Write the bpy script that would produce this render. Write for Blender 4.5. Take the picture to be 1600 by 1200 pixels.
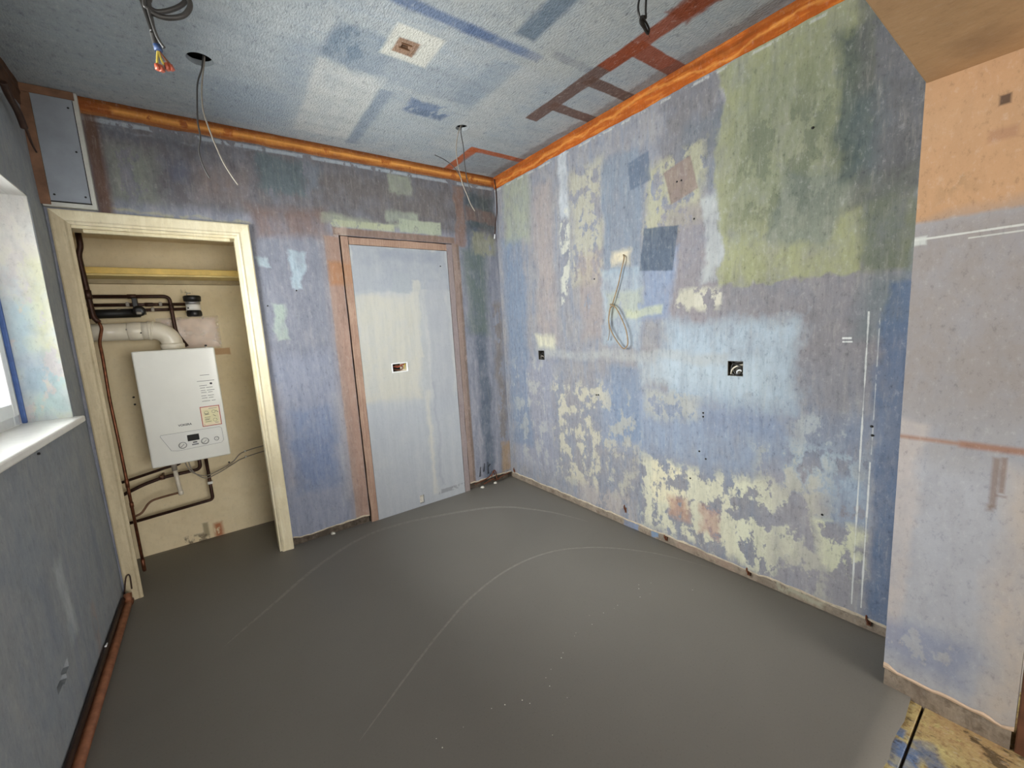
import bpy, bmesh, math, random
from mathutils import Vector, Matrix, noise
random.seed(7)
PI = math.pi
for o in list(bpy.data.objects):
    bpy.data.objects.remove(o, do_unlink=True)
scene = bpy.context.scene
COL = scene.collection

# ------------------------------------------------------------------ camera
cam_data = bpy.data.cameras.new('camera')
cam = bpy.data.objects.new('camera', cam_data)
COL.objects.link(cam)
cam_data.sensor_width = 36.0
cam_data.lens = 643.12 / 1600 * 36.0
cam_data.clip_start = 0.02
cam.matrix_world = Matrix((
    (0.80348767, 0.12834196, -0.58132255, 0.5269),
    (-0.59242396, 0.07615234, -0.80201912, 0.1956),
    (-0.05866364, 0.98880188, 0.13722032, 1.3116),
    (0, 0, 0, 1)))
scene.camera = cam

# ------------------------------------------------------------------ world, daylight, exposure
world = bpy.data.worlds.new('sky')
scene.world = world
world.use_nodes = True
bg = world.node_tree.nodes['Background']
bg.inputs['Color'].default_value = (0.94, 0.97, 1.0, 1)
bg.inputs['Strength'].default_value = 4.0

def area(name, loc, rot, sx, sy, power, color):
    l = bpy.data.lights.new(name, 'AREA')
    l.shape = 'RECTANGLE'; l.size = sx; l.size_y = sy
    l.energy = power; l.color = color
    o = bpy.data.objects.new(name, l); COL.objects.link(o)
    o.location = loc; o.rotation_euler = rot
    return o
# overcast daylight at the kitchen window in the left wall and at the glazed opening of the room behind
area('window_daylight', (-0.33, 1.98, 1.52), (0, -PI/2, 0), 0.95, 1.60, 128, (1.0, 0.985, 0.96))
area('rear_daylight', (1.75, -3.05, 1.25), (PI/2, 0, 0), 2.4, 1.9, 100, (1.0, 0.97, 0.93))

vs = scene.view_settings
vs.view_transform = 'Standard'
vs.look = 'None'
vs.gamma = 1.0
vs.use_curve_mapping = False
vs.exposure = 0.0

# ------------------------------------------------------------------ room sizes (metres)
W, D, H = 2.536, 3.052, 2.50          # right wall x, back wall y, ceiling z
PX, PY0, PY1 = 2.272, 0.214, 0.504    # pier face x, pier near end and far edge
BZ = 1.930                            # underside of the beam
KY = 3.60                             # back of the boiler cupboard

# ------------------------------------------------------------------ colour and node helpers
def lin(c):
    c /= 255.0
    return c / 12.92 if c <= 0.04045 else ((c + 0.055) / 1.055) ** 2.4
def col(r, g, b):
    return (lin(r), lin(g), lin(b), 1.0)

class NT:
    def __init__(self, name):
        self.m = bpy.data.materials.new(name)
        self.m.use_nodes = True
        self.t = self.m.node_tree
        self.b = self.t.nodes['Principled BSDF']
    def n(self, typ, **kw):
        nd = self.t.nodes.new(typ)
        for k, v in kw.items():
            setattr(nd, k, v)
        return nd
    def put(self, sock, v):
        if isinstance(v, bpy.types.NodeSocket):
            self.t.links.new(v, sock)
        elif v is not None:
            sock.default_value = v
    def math(self, op, a, b=None, c=None, clamp=False):
        nd = self.n('ShaderNodeMath', operation=op, use_clamp=clamp)
        self.put(nd.inputs[0], a); self.put(nd.inputs[1], b); self.put(nd.inputs[2], c)
        return nd.outputs[0]
    def vmath(self, op, a, b=None):
        nd = self.n('ShaderNodeVectorMath', operation=op)
        self.put(nd.inputs[0], a); self.put(nd.inputs[1], b)
        return nd.outputs[0]
    def mapr(self, v, a, b, c=0.0, d=1.0):
        nd = self.n('ShaderNodeMapRange')
        self.put(nd.inputs[0], v)
        for i, q in enumerate((a, b, c, d)):
            nd.inputs[i + 1].default_value = q
        return nd.outputs[0]
    def mix(self, f, a, b, blend='MIX'):
        nd = self.n('ShaderNodeMix', data_type='RGBA', blend_type=blend)
        self.put(nd.inputs[0], f); self.put(nd.inputs[6], a); self.put(nd.inputs[7], b)
        return nd.outputs[2]
    def noise(self, vec, scale, detail=3, rough=0.55, dist=0.0):
        nd = self.n('ShaderNodeTexNoise')
        self.put(nd.inputs['Vector'], vec)
        nd.inputs['Scale'].default_value = scale
        nd.inputs['Detail'].default_value = detail
        nd.inputs['Roughness'].default_value = rough
        nd.inputs['Distortion'].default_value = dist
        return nd.outputs[0]
    def pos(self):
        return self.n('ShaderNodeNewGeometry').outputs['Position']
    def bump(self, h, strength, dist):
        nd = self.n('ShaderNodeBump')
        nd.inputs['Strength'].default_value = strength
        nd.inputs['Distance'].default_value = dist
        self.put(nd.inputs['Height'], h)
        self.t.links.new(nd.outputs[0], self.b.inputs['Normal'])

def plain(name, rgb, rough=0.5, metal=0.0, vary=0.12, scale=30, spec=0.5, coat=0.0, bump=0.0):
    """small-object material: one colour with grain and grime from noise"""
    N = NT(name)
    p = N.pos()
    f = N.noise(p, scale, 4, 0.6)
    c = col(*rgb)
    dk = tuple(x * (1 - vary * 2) for x in c[:3]) + (1,)
    lt = tuple(min(1, x * (1 + vary)) for x in c[:3]) + (1,)
    N.put(N.b.inputs['Base Color'], N.mix(N.mapr(f, 0.3, 0.7), dk, lt))
    N.b.inputs['Roughness'].default_value = rough
    N.b.inputs['Metallic'].default_value = metal
    N.b.inputs['Specular IOR Level'].default_value = spec
    N.b.inputs['Coat Weight'].default_value = coat
    if bump:
        N.bump(N.noise(p, scale * 4, 3), bump, 0.002)
    return N.m

SAT = 0.58
def wcol(c, sat=None):
    """paint colour as it is without the blue and orange bounce of the room"""
    l = .3 * c[0] + .59 * c[1] + .11 * c[2]
    return col(*(min(255, max(0, l + (v - l) * (sat or SAT))) for v in c))

class WallMat:
    """one worn paint finish, split into tiles of wall so that each shader only holds its own patches"""
    def __init__(self, axes, us, vs, mats):
        self.axes, self.us, self.vs, self.mats = axes, us, vs, mats
    def index(self, co):
        a, b = co['XYZ'.index(self.axes[0])], co['XYZ'.index(self.axes[1])]
        i = sum(1 for u in self.us[1:-1] if a > u); j = sum(1 for v in self.vs[1:-1] if b > v)
        return i * (len(self.vs) - 1) + j

def wall_mat(name, axes, base, patches, area=None, tiles=(1, 1), margin=.14, **kw):
    if area is None or tiles == (1, 1):
        return wall_tile(name, axes, base, patches, **kw)
    us = [area[0] + (area[1] - area[0]) * i / tiles[0] for i in range(tiles[0] + 1)]
    vv = [area[2] + (area[3] - area[2]) * i / tiles[1] for i in range(tiles[1] + 1)]
    mats = []
    for i in range(tiles[0]):
        for j in range(tiles[1]):
            sub = []
            for p in patches:
                r = (abs(math.cos(p[9])) * p[2] + abs(math.sin(p[9])) * p[3], abs(math.sin(p[9])) * p[2] + abs(math.cos(p[9])) * p[3])
                m = margin + p[5] + p[7] * .5
                lo_u = us[i] if i else -9; hi_u = us[i + 1] if i < tiles[0] - 1 else 9
                lo_v = vv[j] if j else -9; hi_v = vv[j + 1] if j < tiles[1] - 1 else 9
                if p[0] + r[0] + m > lo_u and p[0] - r[0] - m < hi_u and p[1] + r[1] + m > lo_v and p[1] - r[1] - m < hi_v:
                    sub.append(p)
            mats.append(wall_tile(name, axes, base, sub, **kw))
    return WallMat(axes, us, vv, mats)

def wall_tile(name, axes, base, patches, streak=(9.0, 1.2), mottle=0.55, rough=0.85, warp=1.0,
             grain=0.35, spots=0.35, bump_s=0.25, bump_scale=(90, 90), fleck=None, dot=170.0, sat=None, dotst=(1, .5), rain=0.0):
    """worn painted plaster: base mottle of several colours, then paint patches laid one over
    another; every patch is (centre a, centre b, half a, half b, rgb, softness, opacity, edge
    wander, flaking, rotation) in metres on the wall"""
    N = NT(name)
    wc = (lambda c_: wcol(c_, sat))
    P = N.pos()
    sp = N.n('ShaderNodeSeparateXYZ'); N.put(sp.inputs[0], P)
    cb = N.n('ShaderNodeCombineXYZ')
    N.put(cb.inputs[0], sp.outputs['XYZ'.index(axes[0])])
    N.put(cb.inputs[1], sp.outputs['XYZ'.index(axes[1])])
    Q = cb.outputs[0]
    big = N.n('ShaderNodeTexNoise'); N.put(big.inputs['Vector'], Q)
    big.inputs['Scale'].default_value = 3.4; big.inputs['Detail'].default_value = 4; big.inputs['Roughness'].default_value = .62
    bigc, big = big.outputs[1], big.outputs[0]
    st = N.noise(N.vmath('MULTIPLY', Q, (streak[0], streak[1], 1)), 3.0, 4, 0.65)
    fl = N.noise(N.vmath('MULTIPLY', Q, (1.2, 0.75, 1)), 9.0, 7, 0.66)
    fine = N.noise(N.vmath('MULTIPLY', Q, (dotst[0], dotst[1], 1)), dot * .4, 5, 0.78)
    wob = N.math('SUBTRACT', N.math('MULTIPLY_ADD', st, .15, fl), 0.575)
    Qw = None
    if any(p[7] >= .03 for p in patches):
        w1 = N.vmath('MULTIPLY', N.vmath('SUBTRACT', bigc, (.5, .5, .5)), (.15 * warp, .15 * warp, 0))
        Qw = N.vmath('ADD', Q, w1)
    bleed = N.mapr(N.math('MULTIPLY_ADD', st, .3, fl), .48, .72, .5, 1.0)
    c = N.mix(N.mapr(big, 0.38, 0.62), wc(base[0]), wc(base[1]))
    c = N.mix(N.mapr(fl, 0.44, 0.58, 0, mottle), c, wc(base[2]))
    c = N.mix(N.mapr(st, 0.50, 0.62, 0, mottle), c, wc(base[3]))
    for (ca, cbb, ha, hb, rgb, soft, op, amp, flake, rot) in patches:
        if op <= 0:
            continue
        d = N.vmath('SUBTRACT', Qw if amp >= .03 else Q, (ca, cbb, 0))
        if rot:
            r = N.n('ShaderNodeVectorRotate', rotation_type='Z_AXIS')
            N.put(r.inputs['Vector'], d); r.inputs['Angle'].default_value = rot
            d = r.outputs[0]
        d = N.vmath('SUBTRACT', N.vmath('ABSOLUTE', d), (ha, hb, 0))
        s = N.n('ShaderNodeSeparateXYZ'); N.put(s.inputs[0], d)
        sd = N.math('MAXIMUM', s.outputs[0], s.outputs[1])
        if amp:
            sd = N.math('MULTIPLY_ADD', wob, amp, sd)
        mk = N.mapr(sd, soft, -soft, 0.0, op)
        if flake:
            mk = N.math('MULTIPLY', mk, N.mapr(fl, flake - 0.022, flake + 0.022))
        elif amp >= .03:
            mk = N.math('MULTIPLY', mk, bleed)
        c = N.mix(mk, c, wc(rgb))
    # paint wear: pale and dark flecks, streaky tone
    c = N.mix(N.mapr(st, 0.56, 0.40, 0, grain), c, N.mix(1.0, c, (0.66, 0.67, 0.69, 1), 'MULTIPLY'))
    if rain:
        rn = N.noise(N.vmath('MULTIPLY', Q, (streak[0] * 7, streak[1] * 6, 1)), 1.0, 4, 0.7)
        c = N.mix(N.mapr(rn, 0.47, 0.33, 0, rain), c, N.mix(1.0, c, (0.55, 0.57, 0.61, 1), 'MULTIPLY'))
        c = N.mix(N.mapr(rn, 0.54, 0.70, 0, rain * .55), c, (0.52, 0.50, 0.44, 1))
    if fleck:
        c = N.mix(N.mapr(fl, 0.57, 0.61, 0, fleck[3]), c, wc(fleck[:3]))
    c = N.mix(N.mapr(fine, 0.55, 0.70, 0, spots), c, N.mix(1.0, c, (0.34, 0.36, 0.40, 1), 'MULTIPLY'))
    c = N.mix(N.mapr(fine, 0.45, 0.30, 0, spots * 0.6), c, N.mix(0.5, c, (0.8, 0.8, 0.78, 1)))
    N.put(N.b.inputs['Base Color'], c)
    N.b.inputs['Roughness'].default_value = rough
    N.b.inputs['Specular IOR Level'].default_value = 0.2
    N.bump(N.noise(N.vmath('MULTIPLY', Q, (bump_scale[0], bump_scale[1], 1)), 1.0, 2, 0.6), bump_s, 0.004)
    return N.m

# ------------------------------------------------------------------ mesh helpers
OFF = {}
def tag(o, label=None, cat=None, group=None, kind=None):
    for k, v in (('label', label), ('category', cat), ('group', group), ('kind', kind)):
        if v:
            o[k] = v
    return o
def thing(name, loc, label, cat, group=None):
    o = bpy.data.objects.new(name, None)
    o.empty_display_size = 0.05
    o.location = loc
    COL.objects.link(o)
    OFF[o.name] = Vector(loc)
    return tag(o, label, cat, group)
def structure(name, loc=(0, 0, 0)):
    o = bpy.data.objects.new(name, None)
    o.empty_display_size = 0.05
    o.location = loc
    COL.objects.link(o)
    OFF[o.name] = Vector(loc)
    return tag(o, kind='structure')

def catmull(pts, k=6):
    pts = [Vector(p) for p in pts]
    if len(pts) < 3:
        return pts
    out = []
    for i in range(len(pts) - 1):
        p0 = pts[max(i - 1, 0)]; p1 = pts[i]; p2 = pts[i + 1]; p3 = pts[min(i + 2, len(pts) - 1)]
        for j in range(k):
            t = j / k
            out.append(0.5 * ((2 * p1) + (p2 - p0) * t + (2 * p0 - 5 * p1 + 4 * p2 - p3) * t * t
                              + (3 * p1 - p0 - 3 * p2 + p3) * t ** 3))
    out.append(pts[-1])
    return out
def elbows(pts, r=0.03, k=5):
    pts = [Vector(p) for p in pts]
    out = [pts[0]]
    for i in range(1, len(pts) - 1):
        a, b, c = pts[i - 1], pts[i], pts[i + 1]
        d1 = (a - b); d2 = (c - b)
        q = min(r, d1.length * 0.45, d2.length * 0.45)
        s = b + d1.normalized() * q; e = b + d2.normalized() * q
        for j in range(k + 1):
            t = j / k
            out.append(s * (1 - t) ** 2 + b * 2 * t * (1 - t) + e * t * t)
    out.append(pts[-1])
    return out

class MB:
    def __init__(self):
        self.bm = bmesh.new()
    def box(self, x0, y0, z0, x1, y1, z1, bevel=0.0):
        x0, x1 = sorted((x0, x1)); y0, y1 = sorted((y0, y1)); z0, z1 = sorted((z0, z1))
        v = [self.bm.verts.new(p) for p in ((x0, y0, z0), (x1, y0, z0), (x1, y1, z0), (x0, y1, z0),
                                             (x0, y0, z1), (x1, y0, z1), (x1, y1, z1), (x0, y1, z1))]
        fs = [self.bm.faces.new([v[i] for i in q]) for q in
              ((3, 2, 1, 0), (4, 5, 6, 7), (0, 1, 5, 4), (1, 2, 6, 5), (2, 3, 7, 6), (3, 0, 4, 7))]
        if bevel:
            es = {e for f in fs for e in f.edges}
            bmesh.ops.bevel(self.bm, geom=list(es), offset=bevel, segments=2, affect='EDGES', profile=0.5)
        return self
    def tube(self, pts, r, n=10, cap=True, r1=None):
        pts = [Vector(p) for p in pts]
        prev = None; rings = []
        up = None
        for i, p in enumerate(pts):
            d = (pts[min(i + 1, len(pts) - 1)] - pts[max(i - 1, 0)]).normalized()
            if up is None:
                up = Vector((0, 0, 1)) if abs(d.z) < 0.9 else Vector((1, 0, 0))
            a = d.cross(up)
            if a.length < 1e-5:
                a = d.orthogonal()
            a.normalize(); b = a.cross(d).normalized(); up = b
            rr = r if r1 is None else r + (r1 - r) * i / (len(pts) - 1)
            ring = [self.bm.verts.new(p + a * math.cos(2 * PI * k / n) * rr + b * math.sin(2 * PI * k / n) * rr)
                    for k in range(n)]
            if prev:
                for k in range(n):
                    f = self.bm.faces.new((prev[k], prev[(k + 1) % n], ring[(k + 1) % n], ring[k]))
                    f.smooth = True
            prev = ring; rings.append(ring)
        if cap:
            self.bm.faces.new(list(reversed(rings[0]))); self.bm.faces.new(rings[-1])
        return self
    def lathe(self, o, axis, prof, n=24):
        """prof: list of (distance along axis, radius)"""
        o = Vector(o); ax = Vector(axis).normalized()
        a = ax.orthogonal().normalized(); b = ax.cross(a)
        prev = None
        for (h, r) in prof:
            ring = [self.bm.verts.new(o + ax * h + (a * math.cos(2 * PI * k / n) + b * math.sin(2 * PI * k / n)) * max(r, 1e-4))
                    for k in range(n)]
            if prev:
                for k in range(n):
                    f = self.bm.faces.new((prev[k], prev[(k + 1) % n], ring[(k + 1) % n], ring[k]))
                    f.smooth = True
            else:
                self.bm.faces.new(list(reversed(ring)))
            prev = ring
        self.bm.faces.new(prev)
        return self
    def prism(self, pts, d):
        """closed polygon extruded by the vector d"""
        d = Vector(d)
        a = [self.bm.verts.new(p) for p in pts]
        b = [self.bm.verts.new(Vector(p) + d) for p in pts]
        n = len(a)
        self.bm.faces.new(a); self.bm.faces.new(list(reversed(b)))
        for i in range(n):
            self.bm.faces.new((a[i], b[i], b[(i + 1) % n], a[(i + 1) % n]))
        return self
    def build(self, name, mat, parent=None):
        bm = self.bm
        bmesh.ops.recalc_face_normals(bm, faces=bm.faces[:])
        if parent is not None:
            off = OFF[parent.name]
        else:
            xs = [v.co for v in bm.verts]
            off = Vector(((min(c.x for c in xs) + max(c.x for c in xs)) / 2,
                          (min(c.y for c in xs) + max(c.y for c in xs)) / 2, min(c.z for c in xs)))
        for v in bm.verts:
            v.co -= off
        me = bpy.data.meshes.new(name)
        bm.to_mesh(me); bm.free()
        if isinstance(mat, WallMat):
            for m_ in mat.mats:
                me.materials.append(m_)
            for p_ in me.polygons:
                p_.material_index = mat.index(p_.center + off)
        else:
            me.materials.append(mat)
        o = bpy.data.objects.new(name, me)
        COL.objects.link(o)
        if parent is not None:
            o.parent = parent
            OFF[o.name] = Vector(off)
        else:
            o.location = off
            OFF[o.name] = Vector(off)
        return o

def frange(a, b, step):
    n = max(1, round((b - a) / step))
    return [a + (b - a) * i / n for i in range(n + 1)]

def sheet(name, mat, org, du, dv, nrm, u0, u1, v0, v1, holes=(), depth=0.05, step=0.05, jag=None,
          uneven=0.0, parent=None, seed=0, top=None):
    """plaster skin on a wall: a grid with openings, an uneven face and edges of real depth"""
    org, du, dv, nrm = Vector(org), Vector(du), Vector(dv), Vector(nrm)
    us = set(round(x, 5) for x in frange(u0, u1, step)); vv = set(round(x, 5) for x in frange(v0, v1, step))
    for h in holes:
        for x in h[:2]:
            us = {q for q in us if abs(q - x) > 0.012 or q in (u0, u1)}; us.add(round(x, 5))
        for x in h[2:]:
            vv = {q for q in vv if abs(q - x) > 0.012 or q in (v0, v1)}; vv.add(round(x, 5))
    keep_u = {round(x, 5) for h in holes for x in h[:2]} | {round(u0, 5), round(u1, 5)}
    keep_v = {round(x, 5) for h in holes for x in h[2:]} | {round(v0, 5), round(v1, 5)}
    us |= keep_u; vv |= keep_v
    us = sorted(x for x in us if u0 - 1e-6 <= x <= u1 + 1e-6); vv = sorted(x for x in vv if v0 - 1e-6 <= x <= v1 + 1e-6)
    M_ = MB(); bm = M_.bm; V = {}
    def vert(i, j):
        if (i, j) not in V:
            u, v = us[i], vv[j]
            p = org + du * u + dv * (v + (jag(u) if jag and j == 0 else 0))
            if uneven:
                p += nrm * uneven * noise.noise(Vector((u * 2.3 + seed, v * 2.3, seed * 1.7)))
            V[(i, j)] = bm.verts.new(p)
        return V[(i, j)]
    for i in range(len(us) - 1):
        for j in range(len(vv) - 1):
            cu, cv = (us[i] + us[i + 1]) / 2, (vv[j] + vv[j + 1]) / 2
            if any(h[0] < cu < h[1] and h[2] < cv < h[3] for h in holes):
                continue
            bm.faces.new((vert(i, j), vert(i + 1, j), vert(i + 1, j + 1), vert(i, j + 1)))
    be = [e for e in bm.edges if e.is_boundary]
    r = bmesh.ops.extrude_edge_only(bm, edges=be)
    for g in r['geom']:
        if isinstance(g, bmesh.types.BMVert):
            g.co -= nrm * depth
    return M_.build(name, mat, parent)

def ragged(seed, amp, base=0.0):
    def f(u):
        return base + amp * (noise.noise(Vector((u * 7 + seed, seed, 0))) + 0.6 * noise.noise(Vector((u * 23 + seed, 3.1, seed))))
    return f

# ------------------------------------------------------------------ wall materials
RP = [  # right wall: coats of old paint and filler, plus painted-in dimness of the top corner
    (1.448,0.722,0.536,0.191, (134,159,198), .06, .75, .25, 0, 0),
    (2.702,0.607,0.244,0.446, (148,152,176), .05, .7, .2, 0, 0),
    (2.861,1.156,0.124,0.826, (111,138,176), .03, .8, .15, 0, 0),
    (2.778,2.194,0.159,0.237, (157,166,134), .03, .75, .15, 0, 0),
    (2.478,1.731,0.098,0.571, (172,152,145), .03, .7, .12, 0, 0),
    (2.265,2.288,0.037,0.289, (190,199,208), .012, .8, .06, 0, 0),
    (2.074,1.913,0.139,0.360, (184,178,146), .03, .7, .15, .475, 0),
    (2.045,1.471,0.098,0.270, (171,146,134), .03, .5, .15, .4, 0),
    (1.801,1.906,0.133,0.332, (115,138,166), .015, .7, .06, 0, 0),
    (1.821,1.378,0.136,0.236, (161,186,206), .015, .6, .08, 0, 0),
    (1.377,2.233,0.150,0.189, (113,109,115), .02, .7, .2, 0, 0),
    (1.323,2.053,0.098,0.177, (103,119,136), .03, .6, .1, 0, 0),
    (1.467,1.936,0.179,0.189, (178,174,131), .02, .8, .18, .475, 0),
    (1.427,1.988,0.076,0.085, (148,122,111), .004, .9, .02, 0, .25),
    (1.363,1.557,0.142,0.303, (146,134,141), .03, .7, .15, 0, 0),
    (1.573,1.489,0.102,0.191, (129,154,198), .02, .8, .1, 0, -.12),
    (1.560,1.679,0.105,0.112, (84,102,128), .005, .92, .02, 0, -.14),
    (1.263,1.668,0.042,0.201, (182,192,194), .012, .75, .08, 0, 0),
    (1.327,1.398,0.114,0.046, (201,196,166), .01, .8, .1, .48, 0),
    (0.815,1.145,0.248,0.218, (132,131,143), .05, .85, .15, 0, 0),
    (0.908,1.323,0.332,0.207, (138,132,138), .04, .9, .15, 0, 0),
    (0.962,1.936,0.269,0.497, (157,161,103), .008, .95, .10, 0, 0),
    (0.958,2.040,0.205,0.298, (119,131,95), .09, .7, .2, 0, 0),
    (0.880,1.709,0.130,0.131, (119,132,125), .02, .75, .12, 0, -.35),
    (0.624,1.615,0.084,0.182, (119,127,92), .02, .9, .08, 0, 0),
    (0.748,2.042,0.048,0.249, (60,79,87), .02, .85, .1, 0, 0),
    (0.631,2.040,0.104,0.341, (99,101,105), .02, .85, .08, 0, 0),  # grey of the poorly lit top corner, carried in the paint colour
    (0.716,1.944,0.052,0.140, (85,107,109), .03, .7, .15, 0, 0),
    (0.649,1.582,0.047,0.144, (99,111,97), .03, .6, .1, 0, 0),
    (0.620,1.320,0.072,0.112, (105,125,131), .03, .7, .1, 0, 0),
    (.56, .72, .058, .68, (87,115,162), .012, .85, .04, 0, 0),
    (1.201,1.084,0.316,0.198, (164,190,212), .04, .85, .22, 0, 0),
    (1.343,1.008,0.343,0.078, (176,198,213), .04, .6, .2, 0, 0),
    (1.806,0.809,0.110,0.223, (112,140,180), .02, .65, .1, 0, 0),
    (0.739,0.779,0.134,0.108, (119,138,174), .05, .7, .2, 0, 0),
    (1.108,0.785,0.191,0.048, (125,148,192), .03, .6, .2, 0, 0),
    (0.830,0.325,0.190,0.269, (157,152,162), .05, .85, .2, 0, 0),
    (1.490,0.831,0.156,0.071, (184,182,166), .03, .7, .2, .45, 0),
    (1.855,1.092,0.682,0.029, (176,178,176), .014, .55, .04, 0, .004),
    (2.520,1.178,0.097,0.055, (213,208,168), .02, .9, .05, 0, 0),
    (1.798,1.671,0.057,0.040, (227,206,157), .02, .9, .03, 0, 0),
    (2.218,0.542,0.261,0.381, (201,192,159), .04, .75, .25, .53, 0),
    (1.986,0.129,0.232,0.096, (182,166,157), .04, .6, .2, .45, 0),
    (1.338,0.294,0.359,0.232, (212,208,170), .03, .9, .25, .495, 0),
    (1.509,0.373,0.121,0.128, (224,212,166), .02, .85, .2, .475, 0),
    (1.043,0.296,0.092,0.220, (212,213,176), .02, .85, .2, .50, 0),
    (0.900,0.338,0.049,0.151, (210,212,174), .02, .85, .2, .50, 0),
    (0.713,0.321,0.078,0.106, (208,210,166), .015, .9, .16, .475, 0),
    (0.779,0.633,0.138,0.104, (166,192,212), .04, .6, .2, .48, 0),
    (0.704,0.525,0.068,0.102, (138,166,201), .02, .6, .12, .4, 0),
    (1.451,0.248,0.067,0.061, (201,146,115), .02, .8, .1, .38, 0),
    (1.272,0.223,0.053,0.080, (192,136,117), .015, .7, .1, .45, 0),
    (1.801,1.410,0.120,0.084, (178,184,146), .02, .5, .1, .45, 0),
    (1.665,1.352,0.128,0.024, (192,198,146), .008, .7, .04, 0, 0),
    (.662, .69, .0022, .60, (221,224,219), .0012, .85, .012, 0, 0),
    (.631, .40, .0022, .31, (219,221,217), .0012, .9, .012, 0, 0), (.629, 1.02, .0016, .28, (212,215,212), .0012, .6, .012, .45, 0),
    (0.724,1.191,0.015,0.004, (220,224,220), .001, .9, .0, 0, 0),
    (0.722,1.177,0.016,0.003, (220,224,220), .001, .9, .0, 0, 0),
    (1.672,2.109,0.069,0.075, (90,110,142), .006, .8, .02, 0, .1),
    (0.976,1.918,0.184,0.236, (92,104,92), .06, .45, .1, .50, 0),
    (1.9, 2.396, 1.2, .007, (190,194,190), .003, .7, .02, .52, 0),
    (2.279,1.763,0.044,0.300, (200,200,180), .01, .85, .03, .49, 0),
    (1.283,1.389,0.070,0.031, (206,200,176), .006, .85, .02, .48, 0),
    (0.900,0.382,0.149,0.298, (192,188,164), .04, .7, .1, .53, 0),
    (2.024,0.532,0.320,0.354, (190,182,156), .05, .6, .1, .54, 0),
    (2.737,0.636,0.210,0.417, (184,182,170), .04, .5, .1, .54, 0),
    (0.781,0.743,0.116,0.141, (176,186,190), .03, .6, .08, .55, 0),
]
M_RIGHT = wall_mat('worn_paint_right_wall', 'YZ', [(146,143,150), (134,141,160), (160,156,157), (124,138,164)],
                   RP, streak=(7, 1.0), grain=.25, spots=.6, dot=130, mottle=.6, sat=.60, rain=.36, area=(.5,3.06,0,2.5), tiles=(4,5))
BP = [  # back wall
    (1.357,2.254,1.167,0.220, (108,102,104), .03, .9, .1, 0, 0),
    (0.453,2.363,0.224,0.008, (82,94,108), .03, .7, .15, 0, 0),
    (0.587,2.386,0.367,0.003, (150,160,172), .01, .6, .06, .48, 0),
    (0.325,2.174,0.083,0.127, (134,144,124), .04, .6, .2, .44, 0),
    (0.500,2.222,0.048,0.051, (88,98,130), .03, .6, .15, 0, 0),
    (0.705,2.181,0.123,0.083, (140,118,108), .04, .6, .2, 0, 0),
    (1.008,2.280,0.126,0.096, (88,112,118), .02, .7, .12, .40, 0),
    (1.193,2.303,0.036,0.088, (116,130,146), .02, .7, .1, 0, 0),
    (1.659,2.231,0.435,0.104, (116,108,106), .02, .7, .1, 0, 0),
    (1.734,2.329,0.079,0.060, (150,160,136), .012, .85, .08, 0, 0),
    (0.518,1.995,0.297,0.000, (192,182,112), .012, .8, .06, .40, 0),
    (1.025,2.006,0.196,0.092, (136,106,96), .03, .8, .1, 0, 0),
    (1.591,2.044,0.398,0.022, (158,168,136), .015, .85, .1, 0, 0),
    (1.745,2.113,0.119,0.031, (158,172,146), .015, .8, .08, 0, 0),
    (1.70, 1.985, .44, .024, (146,108,84), .006, .85, .02, 0, 0),
    (1.024,1.525,0.204,0.353, (128,132,150), .04, .8, .2, 0, 0),
    (0.969,0.546,0.224,0.671, (138,146,172), .05, .8, .2, 0, 0),
    (1.024,1.730,0.037,0.104, (166,192,208), .008, .85, .06, 0, .15),
    (0.851,1.778,0.027,0.028, (166,190,202), .006, .8, .05, 0, 0),
    (0.906,1.414,0.032,0.105, (162,182,166), .008, .85, .08, 0, -.12),
    (0.827,0.727,0.004,0.325, (176,164,166), .04, .6, .12, 0, 0),
    (1.004,0.756,0.123,0.129, (112,134,178), .03, .7, .15, 0, 0),
    (0.995,0.488,0.120,0.160, (104,128,176), .03, .75, .15, 0, 0),
    (1.167,0.566,0.026,0.361, (166,164,170), .04, .6, .15, 0, 0),
    (1.247, .95, .046, 1.0, (176,128,100), .006, .85, .02, 0, 0),
    (1.205, .95, .02, 1.0, (160,140,132), .03, .5, .02, 0, 0),
    (1.255, 1.72, .045, .075, (186,114,58), .014, .7, .02, 0, 0),
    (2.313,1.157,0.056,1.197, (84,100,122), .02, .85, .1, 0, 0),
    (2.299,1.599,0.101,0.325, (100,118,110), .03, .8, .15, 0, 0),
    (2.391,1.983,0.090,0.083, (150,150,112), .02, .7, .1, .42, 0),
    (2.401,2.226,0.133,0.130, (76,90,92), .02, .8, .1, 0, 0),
    (2.202,2.162,0.042,0.225, (146,108,92), .008, .85, .03, 0, 0),
    (2.395,2.191,0.137,0.046, (138,102,90), .01, .7, .05, 0, .1),
    (2.489,0.783,0.036,0.749, (140,124,108), .02, .6, .08, .45, 0),
    (2.138, .96, .030, 1.0, (158,122,98), .006, .8, .02, 0, 0),
    (2.16, .96, .012, 1.0, (112,92,80), .006, .6, .02, .45, 0),
    (2.500,0.199,0.041,0.140, (176,140,100), .01, .8, .05, 0, 0),
    (1.35, 2.408, 1.25, .011, (166,180,194), .004, .85, .02, .47, 0),
    (.21, 2.2, .028, .24, (112,72,48), .012, .85, .02, 0, 0),
    (1.30, 1.99, .05, .05, (190,160,140), .01, .7, .02, .48, 0),
    (1.87, 2.06, .16, .045, (166,178,148), .006, .9, .02, .40, 0),
    (1.45, 2.035, .22, .022, (176,182,140), .006, .85, .02, .42, 0),
]
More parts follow.
